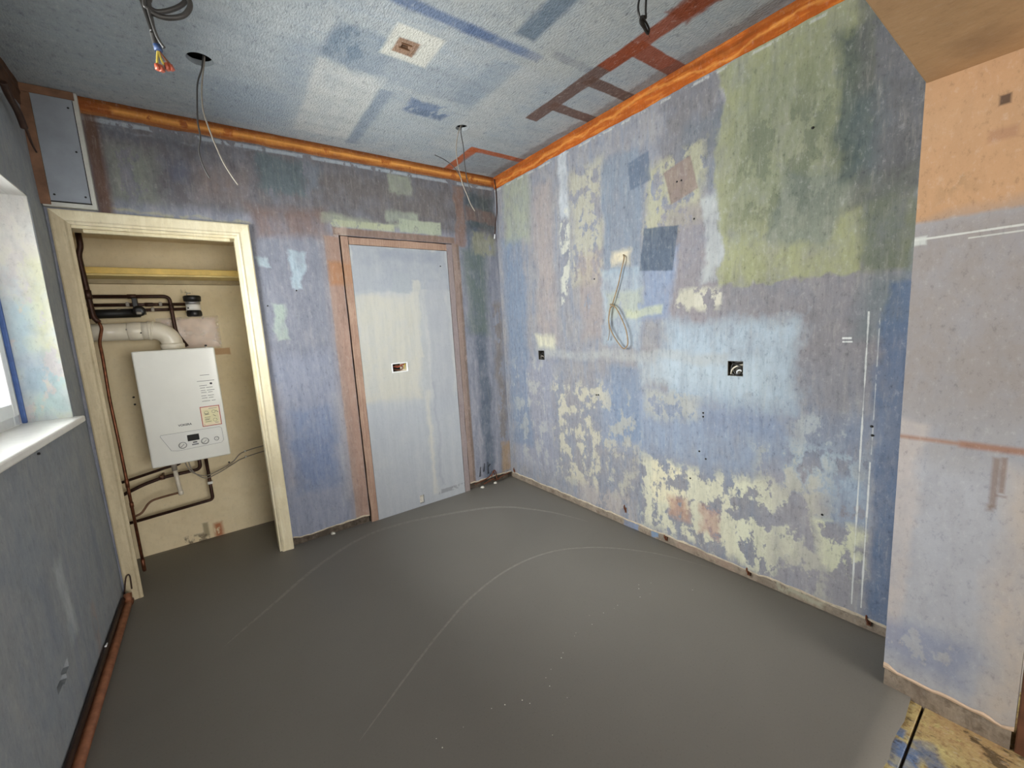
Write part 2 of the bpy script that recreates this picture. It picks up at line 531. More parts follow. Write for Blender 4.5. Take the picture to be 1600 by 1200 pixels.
M_BACK = wall_mat('worn_paint_back_wall', 'XZ', [(136,140,156), (142,148,166), (124,130,150), (156,154,164)],
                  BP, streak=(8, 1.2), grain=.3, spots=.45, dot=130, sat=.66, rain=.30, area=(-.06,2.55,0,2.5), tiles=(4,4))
IP = [  # infill board
    (1.705,1.762,0.354,0.153, (150,160,176), .008, .85, .06, 0, 0),
    (1.776,1.857,0.238,0.036, (138,150,172), .02, .5, .06, 0, 0),
    (1.420,1.674,0.085,0.097, (160,168,178), .008, .7, .04, 0, 0),
    (1.684,1.667,0.064,0.072, (156,166,176), .006, .8, .02, 0, .1),
    (1.554,1.206,0.211,0.372, (192,188,168), .02, .8, .08, 0, 0),
    (1.779,1.397,0.023,0.279, (190,188,172), .006, .8, .03, 0, 0),
    (1.944,1.184,0.089,0.493, (162,168,180), .008, .8, .04, 0, 0),
    (1.716,0.313,0.379,0.496, (164,172,184), .05, .8, .1, 0, 0),
    (1.805,0.472,0.015,0.407, (198,194,172), .012, .7, .05, 0, 0),
    (1.868,0.510,0.011,0.409, (150,156,172), .01, .7, .04, 0, 0),
    (1.95, .066, .13, .016, (134,138,142), .004, .8, .02, .42, 0),
]
M_INFILL = wall_mat('infill_board_paint', 'XZ', [(176,180,182), (172,178,184), (168,172,176), (184,184,180)],
                    IP, streak=(8, .8), grain=.15, spots=.18, bump_s=.12)
CP = [  # ceiling
    (.45, 1.9, .5, .9, (140,156,168), .15, .5, .2, 0, 0),
    (.85, 2.55, .18, .42, (132,152,172), .06, .6, .15, 0, 0),
    (.80, 2.05, .16, .5, (176,184,186), .05, .6, .12, 0, 0),
    (1.22, 2.56, .15, .36, (188,190,186), .015, .8, .05, 0, 0),
    (1.19, 2.06, .12, .14, (104,128,152), .02, .75, .08, 0, 0),
    (1.19, 2.03, .10, .12, (92,116,142), .05, .5, .1, .5, 0),
    (1.52, 2.12, .30, .11, (140,154,168), .03, .7, .08, 0, 0),
    (1.40, 2.63, .034, .33, (118,138,160), .012, .75, .02, 0, 0),
    (1.62, 2.56, .18, .20, (166,176,182), .05, .5, .1, 0, 0),
    (1.65, 2.36, .12, .065, (92,120,164), .012, .8, .05, .44, 0),
    (1.67, 2.40, .10, .03, (84,106,136), .02, .6, .05, .5, 0),
    (1.95, 2.20, .10, .55, (178,180,178), .03, .6, .06, 0, 0),
    (1.78, 2.02, .06, .20, (126,146,166), .02, .6, .03, 0, 0),
    (1.50, 1.45, .25, .22, (168,172,168), .04, .6, .1, 0, 0),
    (1.52, 1.725, .38, .026, (92,118,164), .010, .85, .02, 0, 0),
    (1.58, 1.725, .06, .026, (76,104,158), .015, .6, .02, 0, 0),
    (2.06, 1.665, .14, .022, (122,132,148), .008, .7, .02, 0, 0),
    (1.75, 1.45, .050, .20, (86,112,138), .012, .8, .02, 0, 0),
    (1.98, 1.50, .16, .30, (170,172,166), .03, .5, .08, 0, 0),
    (1.378, 1.938, .104, .104, (204,202,188), .008, .92, .02, 0, 0),
    (1.356, 1.957, .046, .048, (158,112,80), .004, .95, .01, 0, 0),
    (1.40, 1.955, .008, .03, (120,84,60), .004, .5, .01, 0, 0),
    (2.208, 1.80, .044, .375, (112,74,60), .004, .92, .02, 0, 0),
    (2.208, 1.36, .046, .26, (168,62,20), .006, .92, .02, 0, 0),
    (2.208, 0.95, .06, .30, (160,58,16), .008, .92, .03, 0, 0),
    (2.40, 1.445, .20, .047, (168,62,20), .004, .92, .015, 0, 0),
    (2.40, 1.725, .20, .036, (112,74,60), .004, .92, .015, 0, 0),
    (2.40, 1.995, .20, .036, (114,76,62), .004, .92, .015, 0, 0),
    (2.33, 2.675, .24, .030, (206,78,14), .004, .92, .02, 0, 0),
    (2.125, 2.86, .035, .20, (210,80,14), .004, .92, .02, 0, 0),
    (2.37, 2.86, .20, .15, (128,136,146), .01, .6, .04, 0, 0),
    (2.50, 1.5, .035, 1.6, (96,84,78), .01, .5, .05, 0, 0),
]
M_CEIL = wall_mat('worn_paint_ceiling', 'XY', [(166,175,180), (156,168,178), (180,184,184), (134,150,168)],
                  CP, streak=(1.1, 5), grain=.3, spots=.7, dot=110, dotst=(1, .6), mottle=.4, sat=.66, bump_s=.9, bump_scale=(130, 60), area=(0,2.54,.5,3.06), tiles=(3,3))
LP = [
    (2.084,0.366,0.067,0.491, (146,158,168), .1, .5, .2, 0, 0),
    (2.271,0.425,0.049,0.140, (193,203,206), .02, .7, .12, 0, 0),
    (2.094,0.478,0.027,0.106, (121,138,166), .04, .6, .15, 0, 0),
    (2.752,0.596,0.013,0.307, (111,128,153), .04, .6, .15, 0, 0),
    (2.254,0.196,0.013,0.160, (121,141,176), .03, .6, .1, 0, 0),
    (1.773,0.444,0.007,0.062, (183,181,166), .04, .5, .1, 0, 0),
    (2.540,0.116,0.025,0.180, (176,146,128), .02, .5, .06, .42, 0),
]
M_LEFT = wall_mat('worn_paint_left_wall', 'YZ', [(150,156,160), (142,152,162), (160,164,166), (126,138,154)],
                  LP, streak=(5, 1.6), rain=.2)
M_REVEAL = wall_mat('worn_paint_window_reveal', 'XZ', [(206,200,200), (214,206,202), (190,214,220), (206,210,170)],
                    [(-.06, 1.85, .1, .16, (212,204,190), .04, .7, .1, 0, 0),
                     (-.09, 1.42, .05, .12, (168,206,222), .03, .8, .12, .42, 0),
                     (-.03, 1.50, .03, .22, (214,216,160), .03, .8, .12, .42, 0),
                     (-.05, 1.14, .06, .10, (170,214,214), .03, .8, .12, .42, 0),
                     (-.10, 1.22, .04, .08, (156,190,220), .03, .7, .12, .42, 0)], streak=(6, 3))
PP = [
    (PY1 - .2, 2.0, 1.0, .455, (186,142,102), .006, 1, .02, 0, 0),
    (PY1 - .2, 1.80, .3, .05, (185,144,106), .03, .6, .05, 0, 0),
    (PY1 - .2, 1.25, 1.0, .29, (144,135,131), .03, .85, .05, 0, 0),
    (PY1 - .2, 0.86, .5, .16, (153,151,154), .04, .5, .08, 0, 0),
    (PY1 - .2, 0.40, .5, .44, (167,169,178), .04, .8, .06, 0, 0),
    (PY1 - .01, 0.55, .035, .40, (185,172,165), .012, .6, .03, 0, 0),
    (PY0 + .01, 0.45, .05, .40, (185,169,154), .03, .7, .04, 0, 0),
    (PY1 - .08, 0.19, .11, .07, (126,136,165), .03, .7, .08, .44, 0),
    (PY1 - .2, 0.893, .3, .006, (158,122,104), .005, .9, .004, 0, .0),
    (PY0 + .06, 0.893, .10, .010, (153,111,93), .006, .8, .004, 0, .0),
    (0.394,1.512,0.096,0.001, (192,192,187), .002, .0, 0, 0, 0),
    (PY1 - .13, 1.497, .13, .0028, (198,199,194), .001, .9, .004, 0, 0),
    (PY1 - .17, 1.482, .06, .0020, (194,196,190), .001, .8, .003, 0, 0),
    (PY1 - .012, 1.493, .014, .012, (194,198,194), .003, .8, .01, 0, 0),
    (0.300,0.792,0.007,0.074, (131,109,97), .004, .7, .004, 0, 0),
    (0.286,0.818,0.005,0.052, (131,106,93), .003, .7, .004, 0, 0),
    (0.303,0.716,0.007,0.009, (124,104,90), .006, .7, .01, 0, 0),
    (0.286,0.757,0.009,0.002, (124,100,90), .004, .7, .006, 0, 0),
    (0.350,1.821,0.010,0.012, (82,63,52), .003, .9, .002, 0, .0),
    (0.348,1.737,0.025,0.014, (162,117,90), .006, .6, .01, 0, .0),
    (0.426,1.644,0.033,0.040, (151,120,86), .02, .5, .04, .5, 0),
]
M_PIER = wall_mat('worn_paint_pier', 'YZ', [(156,157,166), (150,149,155), (163,160,160), (147,151,163)],
                  PP, streak=(7, 2), grain=.15, spots=.4, dot=130, dotst=(1.2, .6), bump_s=.15, sat=.85)
M_BEAM = wall_mat('bare_plaster_beam', 'XY', [(184,148,108), (174,140,102), (192,156,116), (166,132,98)], [
    (2.12, .40, .06, .03, (140,112,84), .03, .6, .05, 0, 0)], streak=(2, 2), mottle=.4, grain=.1, spots=.3, bump_s=.12, sat=.95)
M_CUP = wall_mat('cream_cupboard_paint', 'XZ', [(230,214,178), (224,207,170), (236,220,186), (214,196,158)], [
    (0.424,0.047,0.023,0.050, (176,112,76), .012, .95, .028, .44, 0),
    (0.356,0.072,0.015,0.047, (150,138,110), .006, .8, .02, 0, 0),
    (0.290,0.008,0.080,0.048, (70,56,44), .01, .7, .05, .50, 0),
    (0.600,1.263,0.042,0.021, (190,150,110), .004, .8, .02, 0, 0),
    (0.459,1.661,0.028,0.012, (120,104,72), .004, .6, .02, .45, 0),
    ], streak=(3, 3), mottle=.35, grain=.12, spots=.2, bump_s=.12, sat=1.0)
M_ARCH = wall_mat('old_cream_gloss', 'XZ', [(226,214,180), (232,222,192), (214,200,164), (236,228,202)], [],
                  streak=(14, 1.5), mottle=.4, rough=.5, grain=.12, spots=.25, bump_s=.1, sat=1.0)
M_ARCHD = wall_mat('grimy_vignetted_gloss', 'XZ', [(196,180,148), (204,190,158), (180,164,132), (212,198,166)], [],  # left leg: grime plus lens corner darkening, both put into the colour
                  streak=(14, 1.5), mottle=.4, rough=.5, grain=.2, spots=.3, bump_s=.1, sat=1.0)
M_COVE = wall_mat('coving_scar_back', 'XZ', [(176,100,44), (158,88,40), (132,76,42), (214,146,76)], [
    (.3, 2.46, .35, .05, (136,82,48), .1, .6, .02, 0, 0),
    (1.4, 2.462, 1.1, .012, (230,164,84), .010, .75, .02, .42, 0),
    (1.3, 2.494, 1.4, .010, (106,60,30), .006, .8, .01, 0, 0),
    (1.3, 2.428, 1.4, .010, (134,92,62), .006, .7, .02, 0, 0)], streak=(2, 16), mottle=.5, grain=.3, bump_s=.3, sat=1.0)
M_COVE_R = wall_mat('coving_scar_right', 'YZ', [(186,96,34), (170,88,32), (150,78,32), (222,146,66)], [
    (1.7, 2.452, 1.6, .006, (226,158,80), .006, .7, .03, 0, 0),
    (1.7, 2.49, 1.6, .016, (140,74,30), .008, .7, .03, 0, 0)], streak=(2, 16), mottle=.4, grain=.3, bump_s=.3, sat=1.0)
M_COVE_L = plain('coving_scar_left', (92, 62, 40), .8, vary=.3, scale=14, bump=.3)
M_BASE = wall_mat('exposed_base_right', 'YZ', [(150,130,106), (136,112,90), (174,150,120), (110,86,66)], [
    (1.78, .03, .05, .03, (120,144,190), .006, .9, .03, 0, 0),
    (1.61, .03, .03, .025, (104,150,204), .006, .9, .03, 0, 0),
    (1.30, .03, .16, .03, (176,136,110), .02, .7, .05, 0, 0),
    (.85, .04, .1, .02, (186,186,150), .01, .5, .05, .45, 0)], streak=(10, 10), mottle=.6, grain=.3, spots=.4, bump_s=.4)
M_BASE_B = wall_mat('exposed_base_back', 'XZ', [(96,80,62), (80,64,50), (126,106,82), (60,46,34)], [],
                    streak=(10, 10), mottle=.6, grain=.3, spots=.4, bump_s=.4)

def screed_mat():
    N = NT('wet_screed')
    p = N.pos()
    a = N.noise(p, 1.1, 4, .55, .4)
    b = N.noise(p, 160, 3, .6)
    c = N.mix(N.mapr(a, .3, .7), col(112, 108, 101), col(121, 117, 110))
    c = N.mix(N.mapr(b, .58, .75, 0, .25), c, col(132, 127, 118))
    c = N.mix(N.mapr(b, .40, .28, 0, .3), c, col(74, 70, 60))
    N.put(N.b.inputs['Base Color'], c)
    N.put(N.b.inputs['Roughness'], N.mapr(a, .3, .7, .46, .60))
    N.b.inputs['Specular IOR Level'].default_value = .35
    N.bump(N.math('ADD', N.noise(p, 2.5, 2), N.math('MULTIPLY', b, .02)), .12, .02)
    return N.m
M_SCREED = screed_mat()
M_RIDGE = plain('screed_laitance', (132, 128, 120), .7, vary=.1, scale=60)
M_OLDFLOOR = wall_mat('splattered_old_floor', 'XY', [(196,180,122), (206,192,136), (168,148,98), (128,106,72)], [
    (2.02, .405, .05, .03, (92,118,160), .006, .9, .05, 0, 0),
    (2.07, .36, .025, .06, (98,112,140), .006, .85, .03, 0, .9),
    (2.11, .425, .02, .01, (96,122,160), .004, .9, .02, 0, 0),
    (2.3, .3, .16, .12, (180,142,104), .05, .6, .1, .42, 0)],
    sat=1.0, streak=(16, 16), mottle=.8, grain=.3, spots=.8, bump_s=.5, fleck=(74,62,46,.8))

# ------------------------------------------------------------------ small-object materials
M_COPPER = plain('tarnished_copper', (128, 80, 56), .42, .7, .25, 40)
M_COPPER_D = plain('dark_copper', (66, 42, 32), .45, .5, .25, 40)
M_BLACK = plain('black_rubber', (18, 17, 16), .55, 0, .2, 60)
M_BLACKP = plain('black_plastic', (22, 22, 23), .35, 0, .1, 60)
M_WHITEP = plain('white_flue_plastic', (226, 218, 200), .3, 0, .05, 12)
M_BOILER = plain('white_enamel', (232, 232, 224), .22, 0, .02, 5, coat=.2)
M_PANELW = plain('white_control_plastic', (224, 224, 218), .35, 0, .02, 8)
M_GREYP = plain('grey_line_print', (120, 122, 122), .5, 0, .02)
M_INK = plain('dark_print', (52, 54, 56), .6, 0, .02)
M_RED = plain('red_print', (176, 70, 62), .6, 0, .03)
M_STICK = plain('pale_sticker', (240, 226, 196), .5, 0, .03)
M_YEL = plain('cream_sticker', (232, 224, 180), .5, 0, .04)
M_PAPER = plain('white_label_paper', (228, 226, 220), .55, 0, .03)
M_SILVER = plain('silver_band', (150, 150, 152), .35, .6, .05)
M_LCD = plain('dark_display', (24, 28, 30), .15, 0, .02)
M_GCABLE = plain('grey_cable', (150, 142, 130), .5, 0, .1, 40)
M_DCABLE = plain('dark_grey_cable', (72, 70, 68), .45, 0, .15, 40)
M_WCABLE = plain('buff_cable', (150, 126, 92), .5, 0, .15, 40)
M_BCABLE = plain('blackish_cable', (36, 34, 32), .4, 0, .1, 40)
M_BRCABLE = plain('brown_cable', (58, 36, 26), .5, 0, .2, 40)
M_BLUE = plain('blue_sleeve', (56, 78, 120), .5, 0, .1)
M_ORANGE = plain('orange_connector', (168, 82, 60), .35, 0, .1)
M_YGREEN = plain('yellow_core', (186, 164, 70), .5, 0, .1)
M_BRCORE = plain('brown_core', (110, 66, 44), .5, 0, .1)
M_GALV = plain('galvanised_box', (92, 88, 78), .5, .6, .3, 60)
M_PVC = plain('white_window_plastic', (236, 238, 240), .3, 0, .02)
M_SILL = plain('white_sill_gloss', (238, 236, 230), .3, 0, .03)
M_BLUESEAL = plain('blue_tape', (70, 100, 160), .5, 0, .1)
M_SHELF = plain('cream_shelf_paint', (218, 196, 130), .5, 0, .08, 20)
M_SHELFY = plain('yellow_pine', (226, 192, 104), .5, 0, .1, 18)
M_BOXING = plain('grey_blue_boxing_paint', (146, 152, 160), .6, 0, .08, 9, bump=.1)
M_BOXEDGE = plain('pale_boxing_edge', (196, 196, 188), .5, 0, .06, 20)
M_BOXBROWN = plain('glue_stained_boxing', (134, 98, 74), .75, 0, .2, 12, bump=.2)
M_STRIP = wall_mat('bare_timber_strip', 'XZ', [(188,138,106), (178,128,96), (166,114,88), (200,158,124)], [
    (1.32, 1.72, .06, .06, (190,116,60), .02, .7, .03, 0, 0)], streak=(40, 1.2), mottle=.5, grain=.3)
M_STRIPR = wall_mat('purple_stained_strip', 'XZ', [(156,136,134), (150,130,132), (164,140,134), (140,118,112)], [],
                    streak=(40, 1.2), mottle=.5, grain=.3)
M_DARK = plain('dark_void', (20, 16, 13), .9, 0, .3, 20)
M_WHITEPL = plain('white_filler', (226, 222, 210), .8, 0, .1, 60, bump=.3)
M_RUST = plain('rusty_fixing', (112, 62, 38), .7, .3, .3, 80, bump=.3)
M_SHELL = plain('plain_plaster', (190, 184, 174), .9, 0, .05, 6)
M_SHELLF = plain('plain_floor', (150, 140, 124), .8, 0, .1, 6)
M_BRWOOD = plain('brown_wood_casing', (104, 66, 46), .6, 0, .2, 16)
M_PLUME = plain('translucent_bag', (232, 214, 194), .25, 0, .05, 18, coat=.3)
M_PAGE = plain('pink_booklet', (228, 206, 186), .6, 0, .02, 8)

def glass_mat():
    N = NT('window_glass')
    N.t.nodes.remove(N.b)
    out = N.t.nodes['Material Output']
    tr = N.n('ShaderNodeBsdfTransparent'); tr.inputs[0].default_value = (.96, .98, .98, 1)
    gl = N.n('ShaderNodeBsdfGlossy'); gl.inputs['Roughness'].default_value = .02
    mx = N.n('ShaderNodeMixShader')
    fr = N.n('ShaderNodeFresnel'); fr.inputs[0].default_value = 1.45
    N.t.links.new(fr.outputs[0], mx.inputs[0]); N.t.links.new(tr.outputs[0], mx.inputs[1]); N.t.links.new(gl.outputs[0], mx.inputs[2])
    N.t.links.new(mx.outputs[0], out.inputs[0])
    return N.m
M_GLASS = glass_mat()

# ================================================================== THE ROOM
S1 = (2.569, 1.088); S2 = (1.146, 1.052)       # socket boxes in the right wall (y, z)
# --- floor
def screed():
    b = MB(); bm = b.bm
    xs = frange(-0.06, W + .05, .06); ys = frange(.43, KY + .02, .06)
    g = {}
    for i, x in enumerate(xs):
        for j, y in enumerate(ys):
            z = 0.003 * noise.noise(Vector((x * 1.1, y * 1.1, 4)))
            yy = y
            if j == 0:
                yy += .012 * noise.noise(Vector((x * 14, 0, 2))) + .010 * noise.noise(Vector((x * 40, 1, 2)))
            g[i, j] = bm.verts.new((x, yy, z))
    for i in range(len(xs) - 1):
        for j in range(len(ys) - 1):
            f = bm.faces.new((g[i, j], g[i + 1, j], g[i + 1, j + 1], g[i, j + 1])); f.smooth = True
    be = [e for e in bm.edges if e.is_boundary]
    r = bmesh.ops.extrude_edge_only(bm, edges=be)
    for q in r['geom']:
        if isinstance(q, bmesh.types.BMVert):
            q.co.z = -.06
    return b.build('floor', M_SCREED)
floor = tag(screed(), kind='structure')
def ridge(pts, w=.006, h=.0006):
    b = MB(); bm = b.bm; p = catmull(pts, 14); prev = None
    for i, c in enumerate(p):
        d = (p[min(i + 1, len(p) - 1)] - p[max(i - 1, 0)]).normalized()
        s = Vector((-d.y, d.x, 0))
        z0 = .003 * noise.noise(Vector((c.x * 1.1, c.y * 1.1, 4)))
        t = math.sin(PI * i / (len(p) - 1)) ** .5 if 0 < i < len(p) - 1 else .05
        row = [bm.verts.new(Vector((c.x, c.y, 0)) + s * k * w * t + Vector((0, 0, z0 + hh)))
               for k, hh in ((-1, -.0004), (-.4, h * t), (.4, h * t), (1, -.0004))]
        if prev:
            for k in range(3):
                f = bm.faces.new((prev[k], prev[k + 1], row[k + 1], row[k])); f.smooth = True
        prev = row
    return b.build('trowel_ridge', M_RIDGE, floor)
ridge([(0.414,2.304,0.000),(0.602,2.469,0.000),(0.890,2.718,0.000),(1.197,2.877,0.000),(1.507,2.870,0.000),(1.896,2.736,0.000),(2.139,2.592,0.000),(2.323,2.302,0.000),(2.413,2.020,0.000)], .020, .0006)
ridge([(0.755,1.481,0.000),(0.865,1.553,0.000),(0.997,1.639,0.000),(1.196,1.760,0.000),(1.431,1.875,0.000),(1.719,1.942,0.000),(1.979,1.916,0.000),(2.179,1.801,0.000),(2.326,1.639,0.000),(2.428,1.457,0.000),(2.505,1.209,0.000)], .009, .0006)
b = MB()
for (u, v, _z) in [(2.102,1.393,0.000),(2.159,1.363,0.000),(2.077,1.374,0.000),(2.085,1.315,0.000),(2.030,1.332,0.000),(1.904,1.363,0.000),(1.876,1.359,0.000),(1.816,1.371,0.000),(1.756,1.401,0.000),(1.723,1.355,0.000),(1.634,1.365,0.000),(1.617,1.356,0.000),(1.518,1.322,0.000),(1.495,1.308,0.000),(1.427,1.293,0.000),(1.387,1.277,0.000),(1.374,1.241,0.000),(1.261,1.260,0.000),(1.274,1.233,0.000),(1.159,1.303,0.000),(1.203,1.285,0.000),(1.048,1.307,0.000),(0.962,1.290,0.000),(0.960,1.329,0.000),(1.260,1.099,0.000),(1.390,1.166,0.000),(2.260,1.200,0.000)]:
    r = random.uniform(.0013, .0025)
    z0 = .003 * noise.noise(Vector((u * 1.1, v * 1.1, 4)))
    b.lathe((u, v, z0 - .0005), (0, 0, 1), [(0, r), (r * .6, r * .8), (r, r * .2)], 6)
tag(b.build('plaster_crumbs', M_WHITEPL, floor), 'scatter of tiny white crumbs on the screed', kind='stuff')
# old floor of the adjoining room, two boards with an open joint
fb = structure('floor_boards')
MB().box(PX - 1.2, .404, -.03, 2.62, .60, -.012, .002).build('floor_board', M_OLDFLOOR, fb)
MB().box(PX - 1.2, -.10, -.03, 2.62, .397, -.012, .002).build('floor_board', M_OLDFLOOR, fb)
tag(MB().box(-.3, -3.4, -.12, 4.3, .6, -.06).build('floor_slab', M_SHELLF), kind='structure')

# --- right wall
wr = sheet('wall_right', M_RIGHT, (W, 0, 0), (0, 1, 0), (0, 0, 1), (-1, 0, 0), .25, D + .10, .052, H + .02,
           [(S1[0] - .034, S1[0] + .034, S1[1] - .034, S1[1] + .034), (S2[0] - .036, S2[0] + .036, S2[1] - .036, S2[1] + .036)],
           depth=.05, step=.04, jag=ragged(3, .012), uneven=.004, seed=1)
tag(wr, kind='structure')
base = MB(); bm = base.bm
ys = frange(.25, D + .02, .025); prev = None
for y in ys:
    k = .006 * noise.noise(Vector((y * 9, 2, 1))) + .004 * noise.noise(Vector((y * 31, 5, 1)))
    row = [bm.verts.new((W + .012 + k, y, -.02)), bm.verts.new((W + .010 - k * .6, y, .025)), bm.verts.new((W + .014 + k, y, .10))]
    if prev:
        for i in range(2):
            bm.faces.new((prev[i], row[i], row[i + 1], prev[i + 1]))
    prev = row
base.build('base_strip', M_BASE, wr)
tag(MB().box(W + .05, -3.4, -.1, W + .15, KY + .1, H + .1).build('wall_right_blockwork', M_SHELL), kind='structure')

# --- back wall with cupboard opening and old doorway
AX0, AX1, AZ = .078, .737, 1.912      # cupboard opening
DX0, DX1, DZ = 1.292, 2.113, 1.962    # blocked doorway
wb = sheet('wall_back', M_BACK, (0, D, 0), (1, 0, 0), (0, 0, 1), (0, -1, 0), -.06, W + .02, .058, H + .02,
           [(.018, AX1, .058, AZ), (DX0, DX1, .058, DZ)], depth=.10, step=.04, jag=ragged(9, .012), uneven=.004, seed=5)
tag(wb, kind='structure')
for (a0, a1) in ((AX1 + .06, DX0), (DX1, W + .02)):
    q = MB(); bm = q.bm; prev = None
    for x in frange(a0, a1, .025):
        k = .006 * noise.noise(Vector((x * 9, 7, 1))) + .006 * noise.noise(Vector((x * 31, 8, 1)))
        row = [bm.verts.new((x, D + .024 + k, -.02)), bm.verts.new((x, D + .028 - k, .03)), bm.verts.new((x, D + .034, .10))]
        if prev:
            for i in range(2):
                bm.faces.new((prev[i], row[i], row[i + 1], prev[i + 1]))
        prev = row
    q.build('base_strip', M_BASE_B, wb)
tag(MB().box(.97, D + .10, -.1, W + .1, D + .20, H + .1).build('wall_back_blockwork', M_DARK), kind='structure')
MB().box(-.06, D + .05, AZ + .05, .97, D + .099, H + .02).build('lintel', M_SHELL, wb)

def lip(wall, p, du, nrm, u0, u1, z0, jag, seed):
    q = MB(); bm = q.bm; prev = None; p, du, nrm = Vector(p), Vector(du), Vector(nrm)
    for u in frange(u0, u1, .02):
        zz = z0 + jag(u); t = .003 + .012 * max(0, noise.noise(Vector((u * 11 + seed, 4, 4))) + .1)
        c = p + du * u
        row = [bm.verts.new(c + nrm * d + Vector((0, 0, zz + h))) for d, h in ((-.012, -.003), (.002, -.004), (.004, t * .4), (.0045, t * .8), (-.006, t + .002))]
        if prev:
            for i in range(4):
                bm.faces.new((prev[i], row[i], row[i + 1], prev[i + 1]))
        prev = row
    q.build('broken_plaster_edge', M_LIP, wall)
M_LIP = plain('pale_broken_plaster', (206, 192, 170), .85, 0, .15, 40, bump=.3)
lip(wr, (W, 0, 0), (0, 1, 0), (-1, 0, 0), .52, D - .02, .052, ragged(3, .012), 1)
lip(wb, (0, D, 0), (1, 0, 0), (0, -1, 0), AX1 + .07, DX0 - .002, .058, ragged(9, .012), 4)
lip(wb, (0, D, 0), (1, 0, 0), (0, -1, 0), DX1 + .002, W - .005, .058, ragged(9, .012), 7)

# --- ceiling
HO = [(.653, 2.465, .047), (1.908, 2.453, .038), (.60, 1.45, .045), (1.93, 1.20, .04)]
JB = (1.352, 1.952)
holes = [(x - .06, x + .06, y - .06, y + .06) for x, y, r in HO] + [(JB[0] - .017, JB[0] + .017, JB[1] - .012, JB[1] + .012)]
cl = sheet('ceiling', M_CEIL, (0, 0, H), (1, 0, 0), (0, 1, 0), (0, 0, -1), -.06, W + .05, .2, D + .1, holes, depth=.03, step=.09)
tag(cl, kind='structure')
for x, y, r in HO:
    q = MB(); bm = q.bm; n = 8
    for k in range(4):
        a0 = PI / 4 + k * PI / 2
        c0 = Vector((x + .06 * math.copysign(1, math.cos(a0)), y + .06 * math.copysign(1, math.sin(a0)), H))
        c1 = Vector((x + .06 * math.copysign(1, math.cos(a0 + PI / 2)), y + .06 * math.copysign(1, math.sin(a0 + PI / 2)), H))
        arc = [Vector((x + r * math.cos(a0 + PI / 2 * i / n), y + r * math.sin(a0 + PI / 2 * i / n), H)) for i in range(n + 1)]
        bm.faces.new([bm.verts.new(p) for p in [c0, c1] + arc[::-1]])
        for i in range(n):
            bm.faces.new([bm.verts.new(p) for p in (arc[i], arc[i + 1], arc[i + 1] + Vector((0, 0, .02)), arc[i] + Vector((0, 0, .02)))])
    q.build('downlight_hole_rim', M_CEIL, cl)
tag(MB().box(-.4, .2, H + .045, W + .15, KY + .2, H + .15).build('ceiling_deck', M_DARK), kind='structure')

# --- left wall, window reveal
WY0, WY1, WZ0, WZ1 = 1.18, 2.83, 1.022, 1.972
ch = [(2.03, 2.085, .235, .262), (2.085, 2.125, .228, .275), (2.125, 2.165, .245, .278)]
wl = sheet('wall_left', M_LEFT, (0, 0, 0), (0, 1, 0), (0, 0, 1), (1, 0, 0), .2, D + .05, -.02, H + .02,
           [(WY0, WY1, WZ0, WZ1)] + ch, depth=.045, step=.06, uneven=.006, seed=11)
tag(wl, kind='structure')
q = MB()
q.box(-.30, -3.4, -.1, -.045, WY0, H + .1); q.box(-.30, WY1 + .004, -.1, -.045, KY + .1, H + .1)
q.box(-.30, WY0, -.1, -.045, WY1 + .004, WZ0 - .02); q.box(-.30, WY0, WZ1, -.045, WY1 + .004, H + .1)
tag(q.build('wall_left_blockwork', M_SHELL), kind='structure')
MB().box(-.3, WY1 - .004, WZ0 - .01, -.0005, WY1 + .003, WZ1 + .02, .0).build('window_reveal', M_REVEAL, wl)
MB().box(-.3, WY0, WZ1 - .004, -.0005, WY1, WZ1 + .0).build('window_head', M_REVEAL, wl)
q = MB(); q.box(-.04, 2.03, .235, -.0449, 2.165, .28); q.build('hole_backing', M_DARK, wl)
q = MB()
for (y, z, r) in ((2.10, .245, .014), (2.15, .262, .012), (2.05, .240, .01), (2.12, .268, .008)):
    q.lathe((-.022, y, z), (1, 0, .2), [(-.01, r * .6), (0, r * .5), (.006, r * .2)], 7)
q.build('broken_plaster', M_WHITEPL, wl)

# --- window
w1 = structure('window_1', (-.17, 2.0, WZ0))
def fr(name, x0, x1, a0, a1, c0, c1, t, mat, bev=.006):
    q = MB()
    q.box(x0, a0, c0, x1, a0 + t, c1, bev); q.box(x0, a1 - t, c0, x1, a1, c1, bev)
    q.box(x0, a0 + t, c0, x1, a1 - t, c0 + t, bev); q.box(x0, a0 + t, c1 - t, x1, a1 - t, c1, bev)
    return q.build(name, mat, w1)
fr('window_frame', -.225, -.155, WY0, WY1 - .012, WZ0, WZ1, .055, M_PVC)
fr('sash', -.215, -.140, 2.03, WY1 - .055, WZ0 + .045, WZ1 - .045, .055, M_PVC)
MB().box(-.225, 1.98, WZ0 + .05, -.155, 2.05, WZ1 - .05, .006).build('mullion', M_PVC, w1)
MB().box(-.190, 2.07, WZ0 + .09, -.186, WY1 - .10, WZ1 - .09).build('pane', M_GLASS, w1)
MB().box(-.192, WY0 + .04, WZ0 + .04, -.188, 1.99, WZ1 - .04).build('pane', M_GLASS, w1)
MB().box(-.150, WY1 - .016, WZ0 + .005, -.134, WY1 - .004, 1.56, .004).build('edge_tape', M_BLUESEAL, w1)
MB().box(-.155, WY0 - .03, WZ0 - .022, .034, WY1 + .02, WZ0 + .006, .006).build('window_sill', M_SILL, w1)

